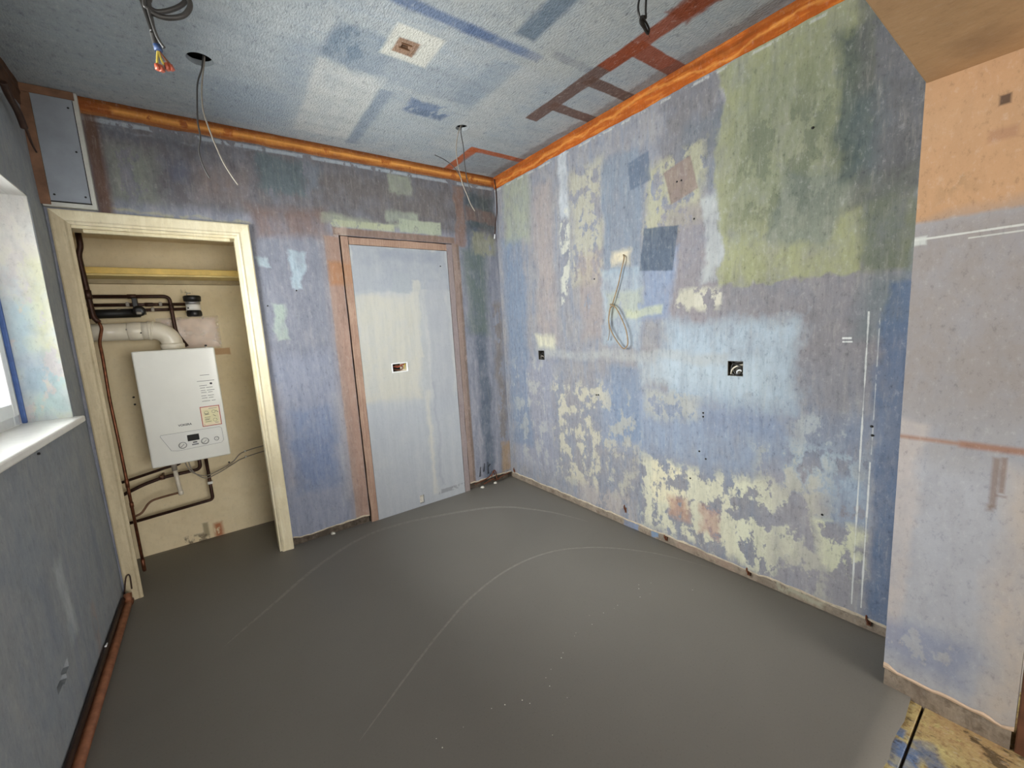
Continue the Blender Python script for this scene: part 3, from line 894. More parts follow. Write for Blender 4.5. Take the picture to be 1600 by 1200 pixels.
# --- beam and pier of the opening to the next room
bmx = MB(); bmx.box(-.05, .205, BZ, W + .05, PY1, H + .04, .004)
tag(bmx.build('ceiling_beam', M_BEAM), kind='structure')
pr = sheet('wall_pier', M_PIER, (PX, 0, 0), (0, 1, 0), (0, 0, 1), (-1, 0, 0), PY0, PY1, .062, BZ + .004,
           depth=.30, step=.015, jag=ragged(21, .018), uneven=.003, seed=2)
tag(pr, kind='structure')
q = MB(); bm = q.bm; prev = None
for y in frange(PY0 + .004, PY1 - .003, .012):
    k = .005 * noise.noise(Vector((y * 20, 2, 9)))
    row = [bm.verts.new((PX + .004 + k, y, -.03)), bm.verts.new((PX + .002 - k, y, .035)), bm.verts.new((PX + .006 + k, y, .085))]
    if prev:
        for i in range(2):
            bm.faces.new((prev[i], row[i], row[i + 1], prev[i + 1]))
    prev = row
q.build('base_strip', M_BASE, pr)
q = MB(); bm = q.bm; prev = None; jg = ragged(21, .018)
for y in frange(PY0, PY1, .012):
    zz = .062 + jg(y); t = .006 + .030 * abs(noise.noise(Vector((y * 17, 4, 4))))
    row = [bm.verts.new((PX - .001, y, zz - .004)), bm.verts.new((PX - .004, y, zz + t * .4)), bm.verts.new((PX - .0005, y, zz + t))]
    if prev:
        for i in range(2):
            bm.faces.new((prev[i], row[i], row[i + 1], prev[i + 1]))
    prev = row
q.build('broken_plaster_edge', plain('broken_plaster_edge', (206, 180, 156), .85, 0, .1, 30, bump=.2), pr)
tag(MB().box(PX + .006, .12, -.02, PX + .10, PY0 - .004, 2.0, .004).build('trim_1', M_BRWOOD), kind='structure')

# --- scars of the old coving round the top of the walls
def scar(name, mat, p0, p1, nrm, z0, z1, t=.006, seed=0):
    q = MB(); bm = q.bm; p0, p1, nrm = Vector(p0), Vector(p1), Vector(nrm)
    L = (p1 - p0).length; prev = None
    for u in frange(0, L, .02):
        c = p0 + (p1 - p0) * (u / L)
        j = .005 * noise.noise(Vector((u * 8 + seed, 1, 2))) + .003 * noise.noise(Vector((u * 30 + seed, 3, 2)))
        k = .003 * noise.noise(Vector((u * 11 + seed, 7, 2)))
        zs = [(z0 + j, -.002), (z0 + j + .004, t * .6 + k), (z0 + (z1 - z0) * .45, t + k), (z0 + (z1 - z0) * .55, t * 1.6 + k), (z0 + (z1 - z0) * .75, t + k), (z1, t * 1.2 + k)]
        row = [bm.verts.new(Vector((c.x, c.y, z)) + nrm * d) for z, d in zs]
        if prev:
            for i in range(len(row) - 1):
                f = bm.faces.new((prev[i], row[i], row[i + 1], prev[i + 1]))
        prev = row
    return tag(q.build(name, mat), kind='structure')
scar('trim_2', M_COVE, (.185, D, 0), (W, D, 0), (0, -1, 0), 2.425, H - .001, seed=1)
scar('trim_3', M_COVE_R, (W, .45, 0), (W, D, 0), (-1, 0, 0), 2.408, H - .001, seed=5)
scar('trim_4', M_COVE_L, (0, .45, 0), (0, D, 0), (1, 0, 0), 2.40, H - .001, seed=9)

# --- the room behind the camera (only lets daylight in)
tag(MB().box(-.3, -3.4, 2.42, 4.3, .205, 2.52).build('ceiling_adjoining', M_SHELL), kind='structure')
tag(MB().box(4.2, -3.4, -.1, 4.3, .3, 2.5).build('wall_adjoining_side', M_SHELL), kind='structure')
tag(MB().box(2.60, .20, -.1, 4.3, .30, 2.5).build('wall_adjoining_return', M_SHELL), kind='structure')
q = MB(); q.box(-.3, -3.2, -.1, .5, -3.1, 2.5); q.box(3.0, -3.2, -.1, 4.3, -3.1, 2.5); q.box(.5, -3.2, 2.2, 3.0, -3.1, 2.5); q.box(.5, -3.2, -.1, 3.0, -3.1, .2)
tag(q.build('wall_rear', M_SHELL), kind='structure')

# ================================================================== CUPBOARD
cu = structure('wall_cupboard', (.45, KY, 0))
MB().box(-.10, KY, -.05, 1.0, KY + .05, 2.05).build('back_panel', M_CUP, cu)
MB().box(-.10, D + .10, -.05, -.055, KY, 2.05).build('side_panel', M_CUP, cu)
MB().box(.955, D + .10, -.05, 1.0, KY, 2.05).build('side_panel', M_CUP, cu)
MB().box(-.10, D + .10, 1.96, 1.0, KY, 2.0).build('top_panel', M_CUP, cu)

# --- door lining and architrave
d1 = structure('door_1', (.41, D, 0))
def arch(name, pts, out, mat=None):
    """mitred architrave leg: profile swept from pts[0] to pts[1]; out = (direction at start, direction at end)"""
    prof = [(0, 0), (0, .012), (.010, .016), (.018, .013), (.046, .017), (.058, .019), (.064, .016), (.066, 0)]
    q = MB(); bm = q.bm; rings = []
    for p, o in zip(pts, out):
        rings.append([bm.verts.new(Vector((p[0], D, p[1])) + Vector((o[0], 0, o[1])) * a + Vector((0, -h, 0))) for a, h in prof])
    n = len(prof)
    for i in range(n):
        bm.faces.new((rings[0][i], rings[0][(i + 1) % n], rings[1][(i + 1) % n], rings[1][i]))
    bm.faces.new(rings[0]); bm.faces.new(rings[1][::-1])
    return q.build(name, mat or M_ARCH, d1)
arch('architrave', [(AX0, -.01), (AX0, AZ)], [(-1, 0), (-1, 1)], M_ARCHD)
arch('architrave', [(AX1, -.0), (AX1, AZ)], [(1, 0), (1, 1)])
arch('architrave', [(AX0, AZ), (AX1, AZ)], [(-1, 1), (1, 1)])
M_LINING = plain('brown_lining', (120, 86, 60), .7, 0, .2, 14)
MB().box(.018, D + .001, -.01, .026, D + .105, AZ, .002).build('jamb', M_LINING, d1)
MB().box(AX1 - .012, D + .001, 0, AX1 + .001, D + .105, AZ, .002).build('jamb', M_ARCH, d1)
MB().box(.026, D + .001, AZ - .014, AX1 - .012, D + .105, AZ + .001, .002).build('lining_head', M_ARCH, d1)
MB().box(AX0 + .035, D + .012, AZ - .030, AX1 - .035, D + .040, AZ - .014, .003).build('door_stop', M_ARCH, d1)

# --- shelf
sh = thing('cupboard_shelf', (.4, 3.5, 1.72), 'cream painted shelf with yellow pine front edge high in the boiler cupboard', 'shelf')
MB().box(-.055, 3.41, 1.726, .955, KY, 1.742, .001).build('shelf_board', M_SHELF, sh)
MB().box(-.055, 3.40, 1.736, .955, 3.43, 1.770, .003).build('front_batten', M_SHELFY, sh)
MB().box(-.055, 3.565, 1.700, .955, KY, 1.727, .002).build('lower_batten', plain('shelf_shade_paint', (168, 152, 118), .6, 0, .1, 20), sh)  # batten colour darkened to stand in for shade under the shelf

# --- boiler
BX0, BX1, BY, BZ0, BZ1 = .176, .555, 3.30, .620, 1.298
bo = thing('boiler', ((BX0 + BX1) / 2, 3.45, BZ0), 'white wall hung boiler with control panel in the open cupboard', 'boiler')
MB().box(BX0, BY, BZ0, BX1, KY - .02, BZ1, .008).build('casing', M_BOILER, bo)
MB().box(BX0 + .03, KY - .02, BZ0 + .05, BX1 - .03, KY, BZ1 - .03).build('wall_bracket', M_GALV, bo)
def FP(u, v):      # point on the boiler front from fractions of its width and height
    return (BX0 + (BX1 - BX0) * u, BZ0 + (BZ1 - BZ0) * v)
# control panel: thin outline with a slanted left end
pts = [(.155, .265), (.165, .275), (.90, .275), (.93, .262), (.935, .15), (.90, .128), (.33, .118), (.26, .128)]
def ring_line(pts2, w, mat, name, parent, y=BY, closed=True):
    q = MB()
    P3 = [Vector((FP(*p)[0], y - .0006, FP(*p)[1])) for p in pts2]
    if closed:
        P3 = P3 + [P3[0], P3[1]]
    q.tube(P3, w, 6, cap=False)
    return q.build(name, mat, parent)
cp = MB().prism([(FP(*p)[0], BY - .0012, FP(*p)[1]) for p in pts], (0, .002, 0)).build('control_panel', M_PANELW, bo)
ring_line(pts, .0010, M_GREYP, 'panel_outline', cp)
def frect(u0, v0, u1, v1, name, mat, parent, t=.0016, bev=0):
    a, c = FP(u0, v0), FP(u1, v1)
    return MB().box(a[0], BY - t, a[1], c[0], BY + .001, c[1], bev).build(name, mat, parent)
frect(.475, .187, .625, .243, 'display_screen', M_LCD, cp, .003, .001)
frect(.535, .166, .590, .176, 'button_row', M_INK, cp, .002)
frect(.520, .146, .605, .158, 'button_row', M_GREYP, cp, .002)
for (u, v, r) in ((.405, .160, .0165), (.690, .166, .0165)):
    x, z = FP(u, v)
    k = MB().lathe((x, BY + .001, z), (0, -1, 0), [(0, r), (.003, r), (.0035, r * .93), (.011, r * .86), (.012, r * .8)], 24).build('dial', M_PANELW, cp)
    q = MB()
    q.tube([(x - r * .5, BY - .0125, z - r * .5), (x + r * .5, BY - .0125, z + r * .5)], .0014, 6)
    q.build('pointer', M_GREYP, k)
    MB().lathe((x, BY - .0009, z), (0, -1, 0), [(0, r * 1.2), (.0006, r * 1.2), (.0007, r * 1.02)], 24).build('dial_ring', M_GREYP, k)
x, z = FP(.845, .172)
k = MB().lathe((x, BY + .001, z), (0, -1, 0), [(0, .0125), (.005, .0125), (.006, .010), (.004, .0095), (.004, .0)], 24).build('pressure_gauge', M_GREYP, cp)
MB().lathe((x, BY - .0032, z), (0, -1, 0), [(0, .0092), (.0006, .0092)], 20).build('gauge_face', M_PANELW, k)
MB().tube([(x - .003, BY - .0045, z), (x + .005, BY - .0045, z + .003)], .0008, 5).build('gauge_needle', M_INK, k)
def text(body, size, loc, name, mat, parent, bold=0.0):
    c = bpy.data.curves.new(name, 'FONT'); c.body = body; c.size = size; c.extrude = .0003; c.align_x = 'CENTER'; c.offset = bold
    t = bpy.data.objects.new('tmp_text', c); COL.objects.link(t)
    dg = bpy.context.evaluated_depsgraph_get()
    me = bpy.data.meshes.new_from_object(t.evaluated_get(dg))
    bpy.data.objects.remove(t, do_unlink=True)
    me.transform(Matrix.Translation(Vector(loc) - OFF[parent.name]) @ Matrix.Rotation(PI / 2, 4, 'X'))
    me.materials.clear(); me.materials.append(mat)
    o = bpy.data.objects.new(name, me); COL.objects.link(o); o.parent = parent
    OFF[o.name] = OFF[parent.name]
    return o
x, z = FP(.475, .330)
text('VOKERA', .0165, (x, BY - .0006, z), 'maker_lettering', M_INK, bo, .0004)
st = frect(.690, .295, .945, .475, 'sticker', M_RED, bo, .0008)
frect(.700, .301, .935, .469, 'sticker_face', M_STICK, st, .0011)
frect(.725, .325, .915, .445, 'sticker_field', M_YEL, st, .0013)
q = MB()
for (u0, v0, u1, v1) in ((.74, .40, .80, .403), (.74, .408, .795, .411), (.735, .375, .81, .378), (.735, .360, .80, .363), (.735, .352, .79, .355),
                         (.735, .335, .815, .338), (.80, .452, .91, .455), (.86, .318, .905, .321), (.715, .308, .724, .313)):
    a, c = FP(u0, v0), FP(u1, v1); q.box(a[0], BY - .0015, a[1], c[0], BY - .001, c[1])
for (u, v, r) in ((.765, .418, .010), (.86, .422, .009), (.865, .345, .010)):
    xx, zz = FP(u, v); q.tube([(xx + r * math.cos(t * .7), BY - .0016, zz + r * math.sin(t * .7)) for t in range(10)], .0007, 5)
for (u, v) in ((.865, .385), (.905, .42)):
    xx, zz = FP(u, v); q.tube([(xx - .006, BY - .0016, zz + .006), (xx + .006, BY - .0016, zz - .006)], .0012, 5)
q.build('sticker_print', M_INK, st)
q = MB()
for (u0, v, u1) in ((.76, .755, .88), (.71, .703, .935), (.73, .662, .83), (.735, .642, .80), (.815, .642, .90), (.74, .618, .80), (.82, .618, .92), (.74, .600, .81), (.83, .600, .89),
                    (.735, .570, .80), (.82, .570, .90), (.74, .550, .81), (.83, .550, .89), (.735, .522, .84), (.86, .522, .91)):
    a, c = FP(u0, v), FP(u1, v + .0035); q.box(a[0], BY - .0006, a[1], c[0], BY, c[1])
q.build('instruction_print', M_INK, bo)
x, z = FP(.885, .677)
MB().lathe((x, BY + .0002, z), (0, -1, 0), [(0, .0065), (.0009, .0065)], 16).build('round_symbol', M_INK, bo)
tag(bo, group=None)

# --- flue
fl = thing('flue_pipe', (.345, 3.45, BZ1), 'white plastic flue pipe with elbow leaving the top of the boiler', 'pipe')
FX, FY, FZ, FR = .355, 3.45, 1.415, .050
MB().tube([(-.054, FY, FZ), (.20, FY, FZ)], FR * .98, 28).build('flue_run', M_WHITEP, fl)
MB().lathe((.165, FY, FZ), (1, 0, 0), [(0, FR), (.004, FR * 1.07), (.060, FR * 1.07), (.064, FR)], 28).build('flue_collar', M_WHITEP, fl)
arc = [Vector((.225, FY, FZ)), Vector((.262, FY, FZ))] + [Vector((.270 + (FX - .270) * math.sin(t * PI / 16), FY, FZ - .085 + .085 * math.cos(t * PI / 16))) for t in range(9)] + [Vector((FX, FY, FZ - .10))]
MB().tube(arc, FR * 1.04, 28).build('flue_elbow', M_WHITEP, fl)
MB().lathe((.258, FY, FZ), (1, 0, 0), [(-.004, FR * 1.05), (-.002, FR * 1.13), (.004, FR * 1.13), (.006, FR * 1.05)], 28).build('elbow_bead', M_WHITEP, fl)
MB().lathe((.272, FY, FZ), (1, -0.0, -.15), [(-.004, FR * 1.04), (-.002, FR * 1.12), (.003, FR * 1.12), (.005, FR * 1.04)], 28).build('elbow_bead', M_WHITEP, fl)
MB().lathe((FX, FY, BZ1 + .0005), (0, 0, 1), [(0, FR * 1.16), (.030, FR * 1.16), (.036, FR * 1.05)], 28).build('boiler_socket', M_WHITEP, fl)
MB().lathe((.225, FY - FR * 1.08, FZ - .012), (0, -1, 0), [(0, .004), (.003, .004), (.0035, .002)], 10).build('screw', M_BLACK, fl)
MB().lathe((.165, FY - FR * .97, FZ + .01), (0, -1, 0), [(0, .004), (.002, .004), (.0025, .002)], 10).build('screw', M_GREYP, fl)

# --- filter canister
ft = thing('boiler_filter', (.485, 3.47, 1.50), 'black magnetic filter canister with silver and white label above the boiler', 'filter')
MB().lathe((.484, 3.475, 1.492), (0, 0, 1), [(0, .034), (.006, .040), (.030, .040), (.034, .036), (.092, .036), (.094, .044), (.122, .046), (.128, .040)], 28).build('canister', M_BLACKP, ft)
MB().lathe((.484, 3.475, 1.530), (0, 0, 1), [(0, .0362), (.0, .0372), (.036, .0372), (.036, .0362)], 28).build('paper_label', M_PAPER, ft)
MB().lathe((.484, 3.475, 1.567), (0, 0, 1), [(0, .0362), (.0, .0374), (.016, .0374), (.016, .0362)], 28).build('silver_band', M_SILVER, ft)
MB().tube(elbows([(.462, 3.455, 1.618), (.462, 3.455, 1.634), (.482, 3.455, 1.634)], .004), .0022, 8).build('bleed_key', M_SILVER, ft)
MB().box(.455, 3.4365, 1.538, .462, 3.4405, 1.548).build('label_mark', M_INK, ft)

# --- pipes above the boiler
G1 = 'pipework above the boiler'
def pipe(name, pts, r, mat, label, group=None, er=.02, cat='pipe', n=12, joints=()):
    t = thing(name, pts[0], label, cat, group)
    MB().tube(elbows(pts, er), r, n).build('pipe_run', mat, t)
    for (p, ax, L) in joints:
        MB().lathe(Vector(p) - Vector(ax) * L / 2, ax, [(0, r * 1.02), (.001, r * 1.25), (L - .001, r * 1.25), (L, r * 1.02)], n).build('fitting', mat, t)
    return t
pipe('copper_pipe', [(-.054, 3.53, 1.622), (.372, 3.53, 1.622), (.376, 3.53, 1.40), (.42, 3.53, 1.31)], .0105, M_COPPER_D,
     'topmost copper pipe above the boiler, turning down at its right end', G1, .03,
     joints=[((.20, 3.53, 1.622), (1, 0, 0), .04), ((.374, 3.53, 1.555), (0, 0, 1), .03)])
pipe('copper_pipe', [(-.054, 3.55, 1.575), (.45, 3.55, 1.575)], .0095, M_COPPER_D,
     'copper pipe running into the upper inlet of the black filter', G1, joints=[((.27, 3.55, 1.575), (1, 0, 0), .04)])
pipe('copper_pipe', [(.10, 3.545, 1.540), (.45, 3.545, 1.545)], .0095, M_COPPER_D,
     'copper pipe running into the lower inlet of the black filter', G1)
t = thing('insulated_pipe', (-.05, 3.50, 1.515), 'thick black foam insulated pipe just above the white flue', 'pipe', G1)
MB().tube([(-.054, 3.53, 1.522), (.225, 3.53, 1.526)], .026, 18).build('foam_sleeve', M_BLACK, t)
MB().lathe((.222, 3.53, 1.526), (1, 0, 0), [(0, .012), (.03, .012)], 12).build('pipe_end', M_COPPER_D, t)
t = thing('diverter_valve', (.225, 3.50, 1.515), 'black valve body with grey lever between the copper pipes above the boiler', 'valve')
MB().lathe((.225, 3.505, 1.535), (0, -1, 0), [(-.02, .030), (.018, .030), (.024, .024), (.026, .012)], 20).build('valve_body', M_BLACKP, t)
MB().box(.200, 3.49, 1.548, .224, 3.53, 1.612, .004).build('valve_stem', M_BLACKP, t)
MB().box(.212, 3.472, 1.513, .236, 3.482, 1.528, .003).build('lever', M_GCABLE, t)
for (i, (x, y, z, lb)) in enumerate(((.135, 3.52, 1.540, 'pale pipe clip left of the black valve'), (.175, 3.53, 1.578, 'pale pipe clip touching the black valve'),
                     (.325, 3.535, 1.578, 'pale pipe clip on the upper filter pipe'), (.285, 3.53, 1.545, 'pale pipe clip on the lower filter pipe'))):
    t = thing('pipe_clip', (x, y, z), lb, 'clip', 'pipe clips above the boiler')
    MB().box(x - .008, y - .004, z - .014, x + .008, y + .02, z + .012, .004).build('clip_jaw', M_GCABLE, t)
    MB().box(x - .006, y + .018, z - .008, x + .006, KY + .001, z + .008, .002).build('clip_stem', M_GCABLE, t)

# --- booklet in a plastic bag behind the flue
bg_ = thing('document_bag', (.45, KY - .01, 1.30), 'crinkled clear plastic bag with a pink booklet on the cupboard wall', 'bag')
MB().prism([(.30, KY - .012, 1.30), (.592, KY - .012, 1.298), (.585, KY - .012, 1.490), (.31, KY - .012, 1.482)], (0, .010, 0)).build('booklet', M_PAGE, bg_)
q = MB(); bm = q.bm; g = {}
for i in range(19):
    for j in range(13):
        u, v = i / 18, j / 12
        x = .285 + u * .318; z = 1.288 + v * (.205 + .010 * u)
        y = KY - .020 - .010 * noise.noise(Vector((u * 7 + v * 3, v * 2.2 - u * 3, 3))) - .006 * abs(noise.noise(Vector((u * 13 + 5 * v, v * 3, 8)))) + (.012 if j in (0, 12) or i in (0, 18) else 0)
        g[i, j] = bm.verts.new((x, y, z))
for i in range(18):
    for j in range(12):
        f = bm.faces.new((g[i, j], g[i + 1, j], g[i + 1, j + 1], g[i, j + 1])); f.smooth = True
def bag_mat():
    N = NT('clear_polythene')
    N.b.inputs['Base Color'].default_value = (.86, .80, .74, 1)
    N.b.inputs['Roughness'].default_value = .18
    tr = N.n('ShaderNodeBsdfTransparent'); mx = N.n('ShaderNodeMixShader')
    N.put(mx.inputs[0], N.mapr(N.noise(N.pos(), 14, 2), .35, .7, .10, .40))
    N.t.links.new(tr.outputs[0], mx.inputs[1]); N.t.links.new(N.b.outputs[0], mx.inputs[2])
    N.t.links.new(mx.outputs[0], N.t.nodes['Material Output'].inputs[0])
    return N.m
q.build('polythene_sleeve', bag_mat(), bg_)

# --- pipes beside the left jamb
pipe('copper_pipe', [(.045, 3.40, 1.958), (.045, 3.40, 1.875), (.030, 3.40, 1.83), (.040, 3.40, 1.50), (.058, 3.40, 1.47)], .013, M_COPPER_D,
     'thick dark copper riser in the top left corner of the cupboard', None, .02,
     joints=[((.036, 3.40, 1.62), (0, 0, 1), .05)])
pipe('lagged_pipe', [(-.010, 3.45, 1.958), (-.010, 3.45, 1.60), (.0, 3.45, 1.52)], .010, M_BLACK,
     'black lagged pipe behind the thick riser at the cupboard corner', None, .02, joints=[((-.010, 3.45, 1.86), (0, 0, 1), .07)])
pipe('copper_pipe', [(.058, 3.40, 1.472), (.066, 3.40, 1.44), (.048, 3.38, 1.36), (.052, 3.36, 1.27), (.050, 3.34, 1.05), (.055, 3.33, .80), (.056, 3.33, .60), (.058, 3.33, .02)], .0075, M_COPPER,
     'thin bright copper pipe running down beside the left jamb to the floor', None, .02,
     joints=[((.056, 3.33, .56), (0, 0, 1), .05), ((.057, 3.33, .43), (0, 0, 1), .03), ((.0575, 3.33, .06), (0, 0, 1), .07)])
# --- pipes below the boiler
G2 = 'pipework below the boiler'
pipe('copper_pipe', [(.29, 3.50, .618), (.29, 3.50, .575), (.24, 3.50, .572), (-.054, 3.50, .518)], .0085, M_COPPER_D,
     'uppermost copper pipe under the boiler running down to the left', G2)
pipe('copper_pipe', [(.385, 3.51, .618), (.385, 3.51, .515), (.19, 3.51, .508), (.10, 3.51, .488), (-.054, 3.51, .430)], .0105, M_COPPER_D,
     'second copper pipe under the boiler bending left towards the jamb', G2, .03, joints=[((.19, 3.51, .508), (1, 0, 0), .03)])
pipe('copper_pipe', [(.42, 3.52, .618), (.422, 3.52, .292), (-.054, 3.52, .262)], .0095, M_COPPER_D,
     'long copper pipe dropping from the boiler and turning left near the floor', G2, .02)
t = thing('pipe_clip', (.422, 3.52, .41), 'white pipe clip on the dropping copper pipe under the boiler', 'clip')
MB().box(.408, 3.505, .40, .436, 3.545, .418, .004).build('clip_jaw', M_PANELW, t)
MB().box(.416, 3.54, .402, .428, KY + .001, .416, .002).build('clip_stem', M_PANELW, t)
t = thing('pipe_clip', (.19, 3.51, .51), 'brown pipe clip on the second pipe under the boiler', 'clip')
MB().box(.180, 3.498, .495, .200, 3.53, .524, .004).build('clip_jaw', M_LINING, t)
MB().box(.184, 3.525, .500, .196, KY + .001, .518, .002).build('clip_stem', M_LINING, t)
t = thing('waste_pipe', (.285, 3.47, .37), 'pale plastic condensate pipe dropping from the boiler and running left', 'pipe')
MB().tube([(.262, 3.44, .622), (.262, 3.44, .555)], .014, 14).build('trap_outlet', M_GCABLE, t)
MB().tube([(.262, 3.44, .565), (.272, 3.44, .405)], .0115, 14).build('down_pipe', M_WHITEP, t)
MB().lathe((.272, 3.44, .395), (0, 0, 1), [(0, .013), (.022, .014), (.024, .011)], 14).build('elbow_cap', M_WHITEP, t)
MB().tube(elbows([(.272, 3.45, .407), (.19, 3.46, .400), (.12, 3.46, .392), (.075, 3.45, .33), (.04, 3.45, .32)], .03), .0065, 10).build('outlet_pipe', M_LINING, t)
for k, (z0, z1, lb) in enumerate(((.470, .560, 'upper thin white cable clipped along the cupboard wall from the boiler'), (.455, .520, 'lower thin white cable sagging along the cupboard wall from the boiler'))):
    t = thing('boiler_cable', (.30, 3.45, .46), lb, 'cable', 'cables under the boiler')
    MB().tube(catmull([(.31 + .02 * k, 3.47, .622), (.335 + .01 * k, 3.45, .53), (.40, 3.47, z0 + .005), (.47, 3.52, z0 + .005), (.56, 3.585, z0 + .03), (.62, 3.592, z1 - .01), (.75, 3.592, z1 + .012), (.86, 3.592, z1 + .010)]), .0032, 8).build('cable_run', M_GCABLE, t)
    MB().box(.635, 3.586, z1 - .006, .645, KY, z1 + .004, .002).build('cable_clip', M_PANELW, t)
for (u, v, lb) in ((.118, 1.02, 'upper black screw head on the cupboard wall left of the boiler'), (.118, .975, 'lower black screw head on the cupboard wall left of the boiler'), (.54, .50, 'small dark screw head on the cupboard wall right of the boiler pipes')):
    t = thing('wall_screw', (u, KY, v), lb, 'screw', 'screws in the cupboard wall')
    MB().lathe((u, KY + .001, v), (0, -1, 0), [(0, .005), (.003, .006), (.005, .003)], 10).build('screw_head', M_BLACK, t)
t = thing('boiler_knob', (.515, 3.36, BZ1), 'black knob standing on the top right of the boiler', 'knob')
MB().lathe((.515, 3.36, BZ1 - .001), (0, 0, 1), [(0, .003), (.008, .003)], 8).build('shank', M_PANELW, t)
MB().lathe((.515, 3.36, BZ1 + .006), (0, 0, 1), [(0, .006), (.006, .007), (.010, .004)], 12).build('knob_head', M_BLACK, t)

# ================================================================== BOXING in the top left corner
bx = thing('pipe_boxing', (.09, D, 1.985), 'grey blue boxing with access panel above the boiler cupboard corner', 'boxing')
MB().box(.004, D - .030, 1.984, .185, D + .002, H - .001, .003).build('box_frame', M_BOXEDGE, bx)
ap = MB().box(.035, D - .036, 2.008, .166, D - .029, 2.462, .001).build('access_panel', M_BOXING, bx)
MB().box(-.02, D - .0345, 1.990, .0335, D - .029, 2.462, .001).build('side_strip', M_BOXBROWN, bx)
MB().box(.004, D - .0345, 2.4635, .175, D - .029, H - .002, .001).build('top_strip', M_BOXBROWN, bx)
MB().box(.030, D - .0312, 2.003, .170, D - .0295, 2.008).build('shadow_gap', M_DARK, bx)
MB().box(.166, D - .0312, 2.003, .1685, D - .0295, 2.462).build('shadow_gap', M_DARK, bx)
for (x, z) in ((.150, 2.425), (.150, 2.235), (.152, 2.035), (.05, 2.035)):
    MB().lathe((x, D - .035, z), (0, -1, 0), [(0, .0042), (.0018, .0042), (.002, .002)], 10).build('screw', M_BLACK, ap)
t = thing('brown_flex', (.02, 2.9, 2.25), 'dark brown cable tail hanging in the top left corner beside the boxing', 'cable')
q = MB(); q.tube(catmull([(0.030,2.674,2.341),(0.030,2.720,2.313),(0.030,2.800,2.289),(0.030,2.846,2.247)]), .0115, 10, r1=.012)
q.build('outer_sheath', M_BRCABLE, t)
MB().tube(catmull([(0.030,2.836,2.255),(0.030,2.875,2.246),(0.030,2.916,2.210),(0.030,2.962,2.193)]), .006, 8, r1=.003).build('inner_core', M_BRCABLE, t)

# ================================================================== BLOCKED DOORWAY
inf = thing('doorway_infill', ((DX0 + DX1) / 2, D, 0), 'pale grey board filling the old doorway between brown timber strips', 'board panel')
HS = (1.614, 1.071)
sheet('infill_board', M_INFILL, (0, D, 0), (1, 0, 0), (0, 0, 1), (0, -1, 0), 1.352, 2.062, -.01, 1.905,
      [(HS[0] - .055, HS[0] + .055, HS[1] - .030, HS[1] + .030), (1.671, 1.708, .02, .085)], depth=.03, step=.12, parent=inf)
def strip(name, mat, x0, x1, z0, z1, y0, seed, vert=True):
    q = MB(); bm = q.bm; prev = None
    for t in frange(z0, z1, .03) if vert else frange(x0, x1, .03):
        e = .004 * noise.noise(Vector((t * 6, seed, 0))); e2 = .004 * noise.noise(Vector((t * 6, seed, 5)))
        y = y0 + .003 * noise.noise(Vector((t * 4, seed, 9)))
        if vert:
            P = [(x0 + e, D + .03, t), (x0 + e, y, t), (x1 + e2, y, t), (x1 + e2, D + .03, t)]
        else:
            P = [(t, D + .03, z0 + e), (t, y, z0 + e), (t, y, z1 + e2), (t, D + .03, z1 + e2)]
        row = [bm.verts.new(p) for p in P]
        if prev:
            for i in range(3):
                bm.faces.new((prev[i], row[i], row[i + 1], prev[i + 1]))
        prev = row
    return q.build(name, mat, inf)
strip('timber_strip', M_STRIP, 1.302, 1.350, -.01, 1.957, D + .002, 1)
strip('timber_strip', M_STRIPR, 2.066, 2.110, -.01, 1.957, D + .002, 2)
strip('timber_strip', M_STRIP, 1.352, 2.066, 1.909, 1.955, D + .004, 3, False)
MB().box(DX0 - .01, D + .030, -.02, DX1 + .01, D + .045, DZ + .01).build('backing_board', M_DARK, inf)

# ================================================================== SOCKET HOLES
def back_box(c, nrm, hw, hh, dep, mat, label, name='socket_box', group='empty socket boxes'):
    """open metal or plastic wall box with walls, rim and a tangle of cable cores"""
    c = Vector(c); n = Vector(nrm); s = Vector((0, 0, 1)).cross(n); z = Vector((0, 0, 1))
    t = thing(name, c - z * hh, label, 'wall box', group)
    def slab(a0, a1, b0, b1, d0, d1, nm):
        q = MB()
        ps = [c + s * a + z * b_ - n * d for d in (d0, d1) for (a, b_) in ((a0, b0), (a1, b0), (a1, b1), (a0, b1))]
        v = [q.bm.verts.new(p) for p in ps]
        for f in ((0, 1, 2, 3), (7, 6, 5, 4), (0, 4, 5, 1), (1, 5, 6, 2), (2, 6, 7, 3), (3, 7, 4, 0)):
            q.bm.faces.new([v[i] for i in f])
        return q
    w = .0018
    slab(-hw, hw, -hh, hh, dep - w, dep, '').build('box_back', mat, t)
    slab(-hw, -hw + w, -hh, hh, .001, dep, '').build('box_side', mat, t)
    slab(hw - w, hw, -hh, hh, .001, dep, '').build('box_side', mat, t)
    slab(-hw, hw, -hh, -hh + w, .001, dep, '').build('box_side', mat, t)
    slab(-hw, hw, hh - w, hh, .001, dep, '').build('box_side', mat, t)
    return t, (lambda a, b_, d: c + s * a + z * b_ - n * d)
t, f = back_box((W, S1[0], S1[1]), (-1, 0, 0), .034, .034, .045, M_GALV, 'metal socket box with black cable tangle in the right wall nearest the corner')
for k, P in enumerate(([(-.03, .028, .03), (-.01, .01, .008), (.015, .018, .006), (.02, -.01, .01), (0, -.024, .012), (-.016, -.008, .012), (.006, .012, .01), (.03, .026, .02)],
                       [(.03, -.03, .03), (.022, -.02, .012), (-.01, -.026, .010), (-.026, -.010, .016), (-.016, .012, .020), (.024, .004, .016)],
                       [(-.03, -.03, .02), (0, -.005, .004), (.028, -.026, .02)])):
    MB().tube(catmull([f(*p) for p in P]), .0035, 7).build('cable_core', (M_BCABLE, M_DCABLE, M_GCABLE)[k], t)
